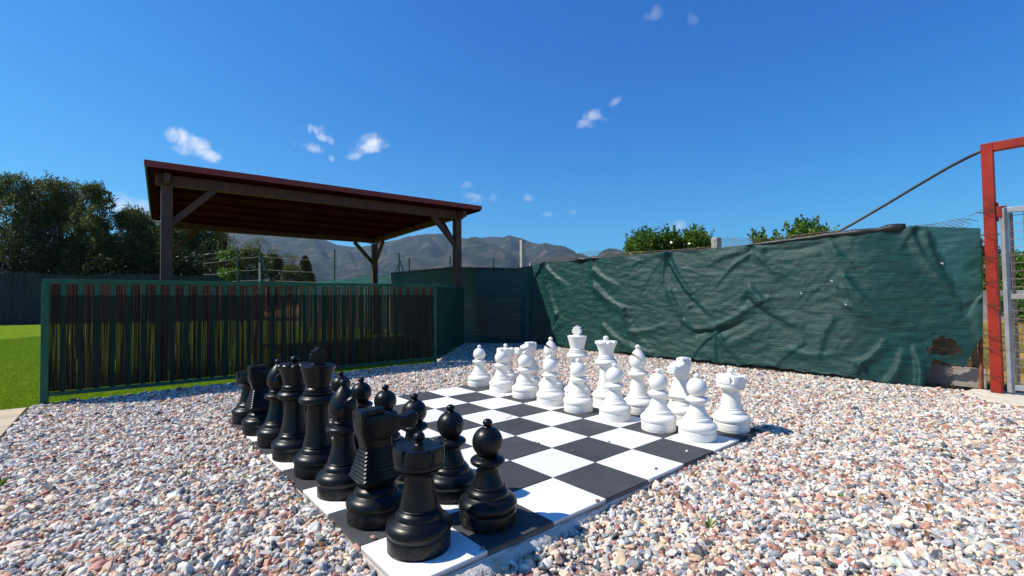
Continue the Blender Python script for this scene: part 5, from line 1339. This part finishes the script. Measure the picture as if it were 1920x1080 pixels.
# dead leaves lying on the stones
def dead_leaves():
    m = mat_noise('dead_leaf', (.16, .055, .015), (.34, .15, .04), 30, .6, .4, 80); rg = random.Random(31); proto = None
    spots = [(430, 1052, 'large curled dead leaf at the bottom edge, left of the board'), (447, 1060, 'second dead leaf touching the bottom edge, right of the large curled one'), (410, 958, 'dead leaf left of the board, level with the near black knight'), (455, 965, 'orange brown dead leaf between the board edge and the leaf level with the knight'),
             (120, 1040, 'orange dead leaf in the lower left corner of the gravel'), (88, 1050, 'dark dead leaf nearest the lower left picture corner'), (345, 880, 'flat dead leaf on the gravel left of the black king'), (160, 893, 'narrow dead leaf in the middle of the left gravel'), (100, 785, 'reddish dead leaf near the end of the sand coloured path'),
             (525, 898, 'dead leaf tucked against the left board edge by the black bishop'), (1272, 933, 'orange dead leaf on the gravel right of the front board corner'), (1203, 957, 'small dead leaf just in front of the board edge'), (1405, 888, 'orange dead leaf on the gravel below the white rook'), (1740, 968, 'curled dead leaf in the lower right gravel'),
             (1735, 1012, 'lowest dead leaf in the right gravel near the picture bottom'), (370, 1035, 'pale brown dead leaf above the large curled one at the bottom'), (235, 850, 'dead leaf on the gravel in front of the railing left half'), (565, 1022, 'dead leaf beside the near left board edge'), (1500, 1000, 'dead leaf alone in the right foreground gravel'), (1850, 830, 'distant dead leaf on the gravel below the gate')]
    for k, (px, py, lab) in enumerate(spots):
        r = ray(px, py); t = (-.012-H)/r.z; p = Vector((0, 0, H))+r*t; p.z = float(bed(p.x, p.y))+.030
        if proto is None:
            bm = bmesh.new(); W_ = [0, .5, .9, 1, .85, .5, 0]; rows = []
            for q, w_ in enumerate(W_):
                x = q/6*.055; zc = .012*math.sin(q/6*3.1)
                rows.append([bm.verts.new((x, -w_*.011, zc+.006*w_)), bm.verts.new((x, 0, zc)), bm.verts.new((x, w_*.011, zc+.006*w_))])
            for a, b in zip(rows, rows[1:]):
                for q in range(2): bm.faces.new((a[q], b[q], b[q+1], a[q+1]))
            bmesh.ops.remove_doubles(bm, verts=bm.verts, dist=1e-5); me = bpy.data.meshes.new('dead_leaf'); bm.to_mesh(me); bm.free(); smooth(me); me.materials.append(m); proto = me
        o = bpy.data.objects.new('dead_leaf', proto); col.objects.link(o); o.location = p; o.scale = (rg.uniform(.6, 1.3),)*3
        o.rotation_euler = (rg.uniform(-.5, .5), rg.uniform(-.4, .4), rg.uniform(0, 6.28))
        tag(o, lab, 'dead leaf', 'dead leaves scattered on the gravel')
dead_leaves()

# small debris on the board, weeds in the gravel
def debris():
    rg = random.Random(77); pal = {'white': (.6, .58, .54), 'brown': (.22, .10, .05), 'grey': (.16, .17, .19), 'pink': (.45, .27, .22)}
    items = [(1075, 847, 'brown', .008, 'small brown stone on the black square right of the board centre'), (1288, 847, 'white', .008, 'small white pebble on the black square in front of the white pawns'), (1142, 829, 'grey', .006, 'tiny dark grit on a white square near the white pawns'),
             (1003, 829, 'white', .006, 'tiny pale grit on a white square in the middle of the board'), (1010, 831, 'grey', .005, 'tiny dark grit beside the pale grit in mid board'), (700, 1010, 'pink', .010, 'small pink stone strayed onto the black edge square by the near knight'),
             (1120, 940, 'pink', .009, 'small pink stone on the front edge of the white square'), (1230, 880, 'grey', .008, 'small grey stone on the front edge of the black square'), (905, 1030, 'grey', .008, 'small grey stone at the joint in front of the near black rook')]
    for px, py, cn, r, lab in items:
        d = ray(px, py); t = -H/d.z; p = Vector((0, 0, H))+d*t
        bm = bmesh.new(); bmesh.ops.create_icosphere(bm, subdivisions=3, radius=1)
        for v in bm.verts: v.co *= 1+.35*noise.noise(v.co*1.1+Vector((px, py, 0)))
        bmesh.ops.transform(bm, matrix=Matrix.Diagonal((r*1.4, r, r*.7, 1)), verts=bm.verts); me = bpy.data.meshes.new('pebble'); bm.to_mesh(me); bm.free(); smooth(me)
        o = link_mesh('pebble', me, mat_noise('pebble_'+cn, tuple(c*.8 for c in pal[cn]), pal[cn], 90, .7)); o.location = (p.x, p.y, r*.55); o.rotation_euler.z = rg.uniform(0, 6)
        tag(o, lab, 'pebble', 'stray pebbles and grit on the chessboard')
    d = ray(955, 786); p = Vector((0, 0, H))+d*(-H/d.z)
    o = MB().tube([(-.03, 0, .003), (0, .006, .012), (.022, -.002, .03), (.03, .004, .034)], [.0022, .003, .0025, .001], 6).build('twig', mat_noise('twig_bark', (.06, .035, .02), (.14, .09, .05), 40, .9)); o.location = p; tag(o, 'short curled dry twig lying on a white square at the far side', 'twig')
    m = M_FRESH
    for px, py, h, lab in ((1330, 982, .045, 'tiny green weed in the gravel right of the board corner'), (1302, 892, .03, 'tiny green weed close to the right edge of the board'), (350, 893, .03, 'tiny green weed in the gravel left of the black pieces'), (4, 908, .05, 'tuft of green weed at the left picture edge'), (1575, 935, .025, 'tiny green sprout far out in the right gravel')):
        d = ray(px, py); p = Vector((0, 0, H))+d*((-.015-H)/d.z); z = float(bed(p.x, p.y)); rng = np.random.default_rng(px); V = []
        for k in range(16):
            a = rng.uniform(0, 6.28); o_ = np.array((math.cos(a), math.sin(a), 0)); b = np.array((-math.sin(a), math.cos(a), 0))*h*.10; l_ = h*rng.uniform(.6, 1.3)
            V += [-b*.4, o_*l_*.3+b+np.array((0, 0, l_*.5)), o_*l_*.75+np.array((0, 0, l_)), o_*l_*.3-b+np.array((0, 0, l_*.5))]
        o = mesh_np('weed', np.array(V), np.arange(len(V)).reshape(-1, 4), m); o.location = (p.x, p.y, z+.012); tag(o, lab, 'weed')
debris()

# ------------------------------------------------------------------ haze
def haze():
    bm = bmesh.new(); bmesh.ops.create_cube(bm, size=1)
    bmesh.ops.transform(bm, matrix=Matrix.Translation((0, 1500, 250)) @ Matrix.Diagonal((8200, 4400, 506, 1)), verts=bm.verts)
    me = bpy.data.meshes.new('haze'); bm.to_mesh(me); bm.free()
    m = bpy.data.materials.new('haze_air'); m.use_nodes = True; n, l = m.node_tree.nodes, m.node_tree.links; n.remove(n['Principled BSDF'])
    v = n.new('ShaderNodeVolumePrincipled'); v.inputs['Density'].default_value = .000125; v.inputs['Color'].default_value = (.55, .78, 1.0, 1); v.inputs['Anisotropy'].default_value = .2
    l.new(v.outputs[0], n['Material Output'].inputs['Volume'])
    o = link_mesh('haze', me, m); tag(o, 'thin blue haze of the air in front of the mountains', 'haze', None, 'stuff')
haze()
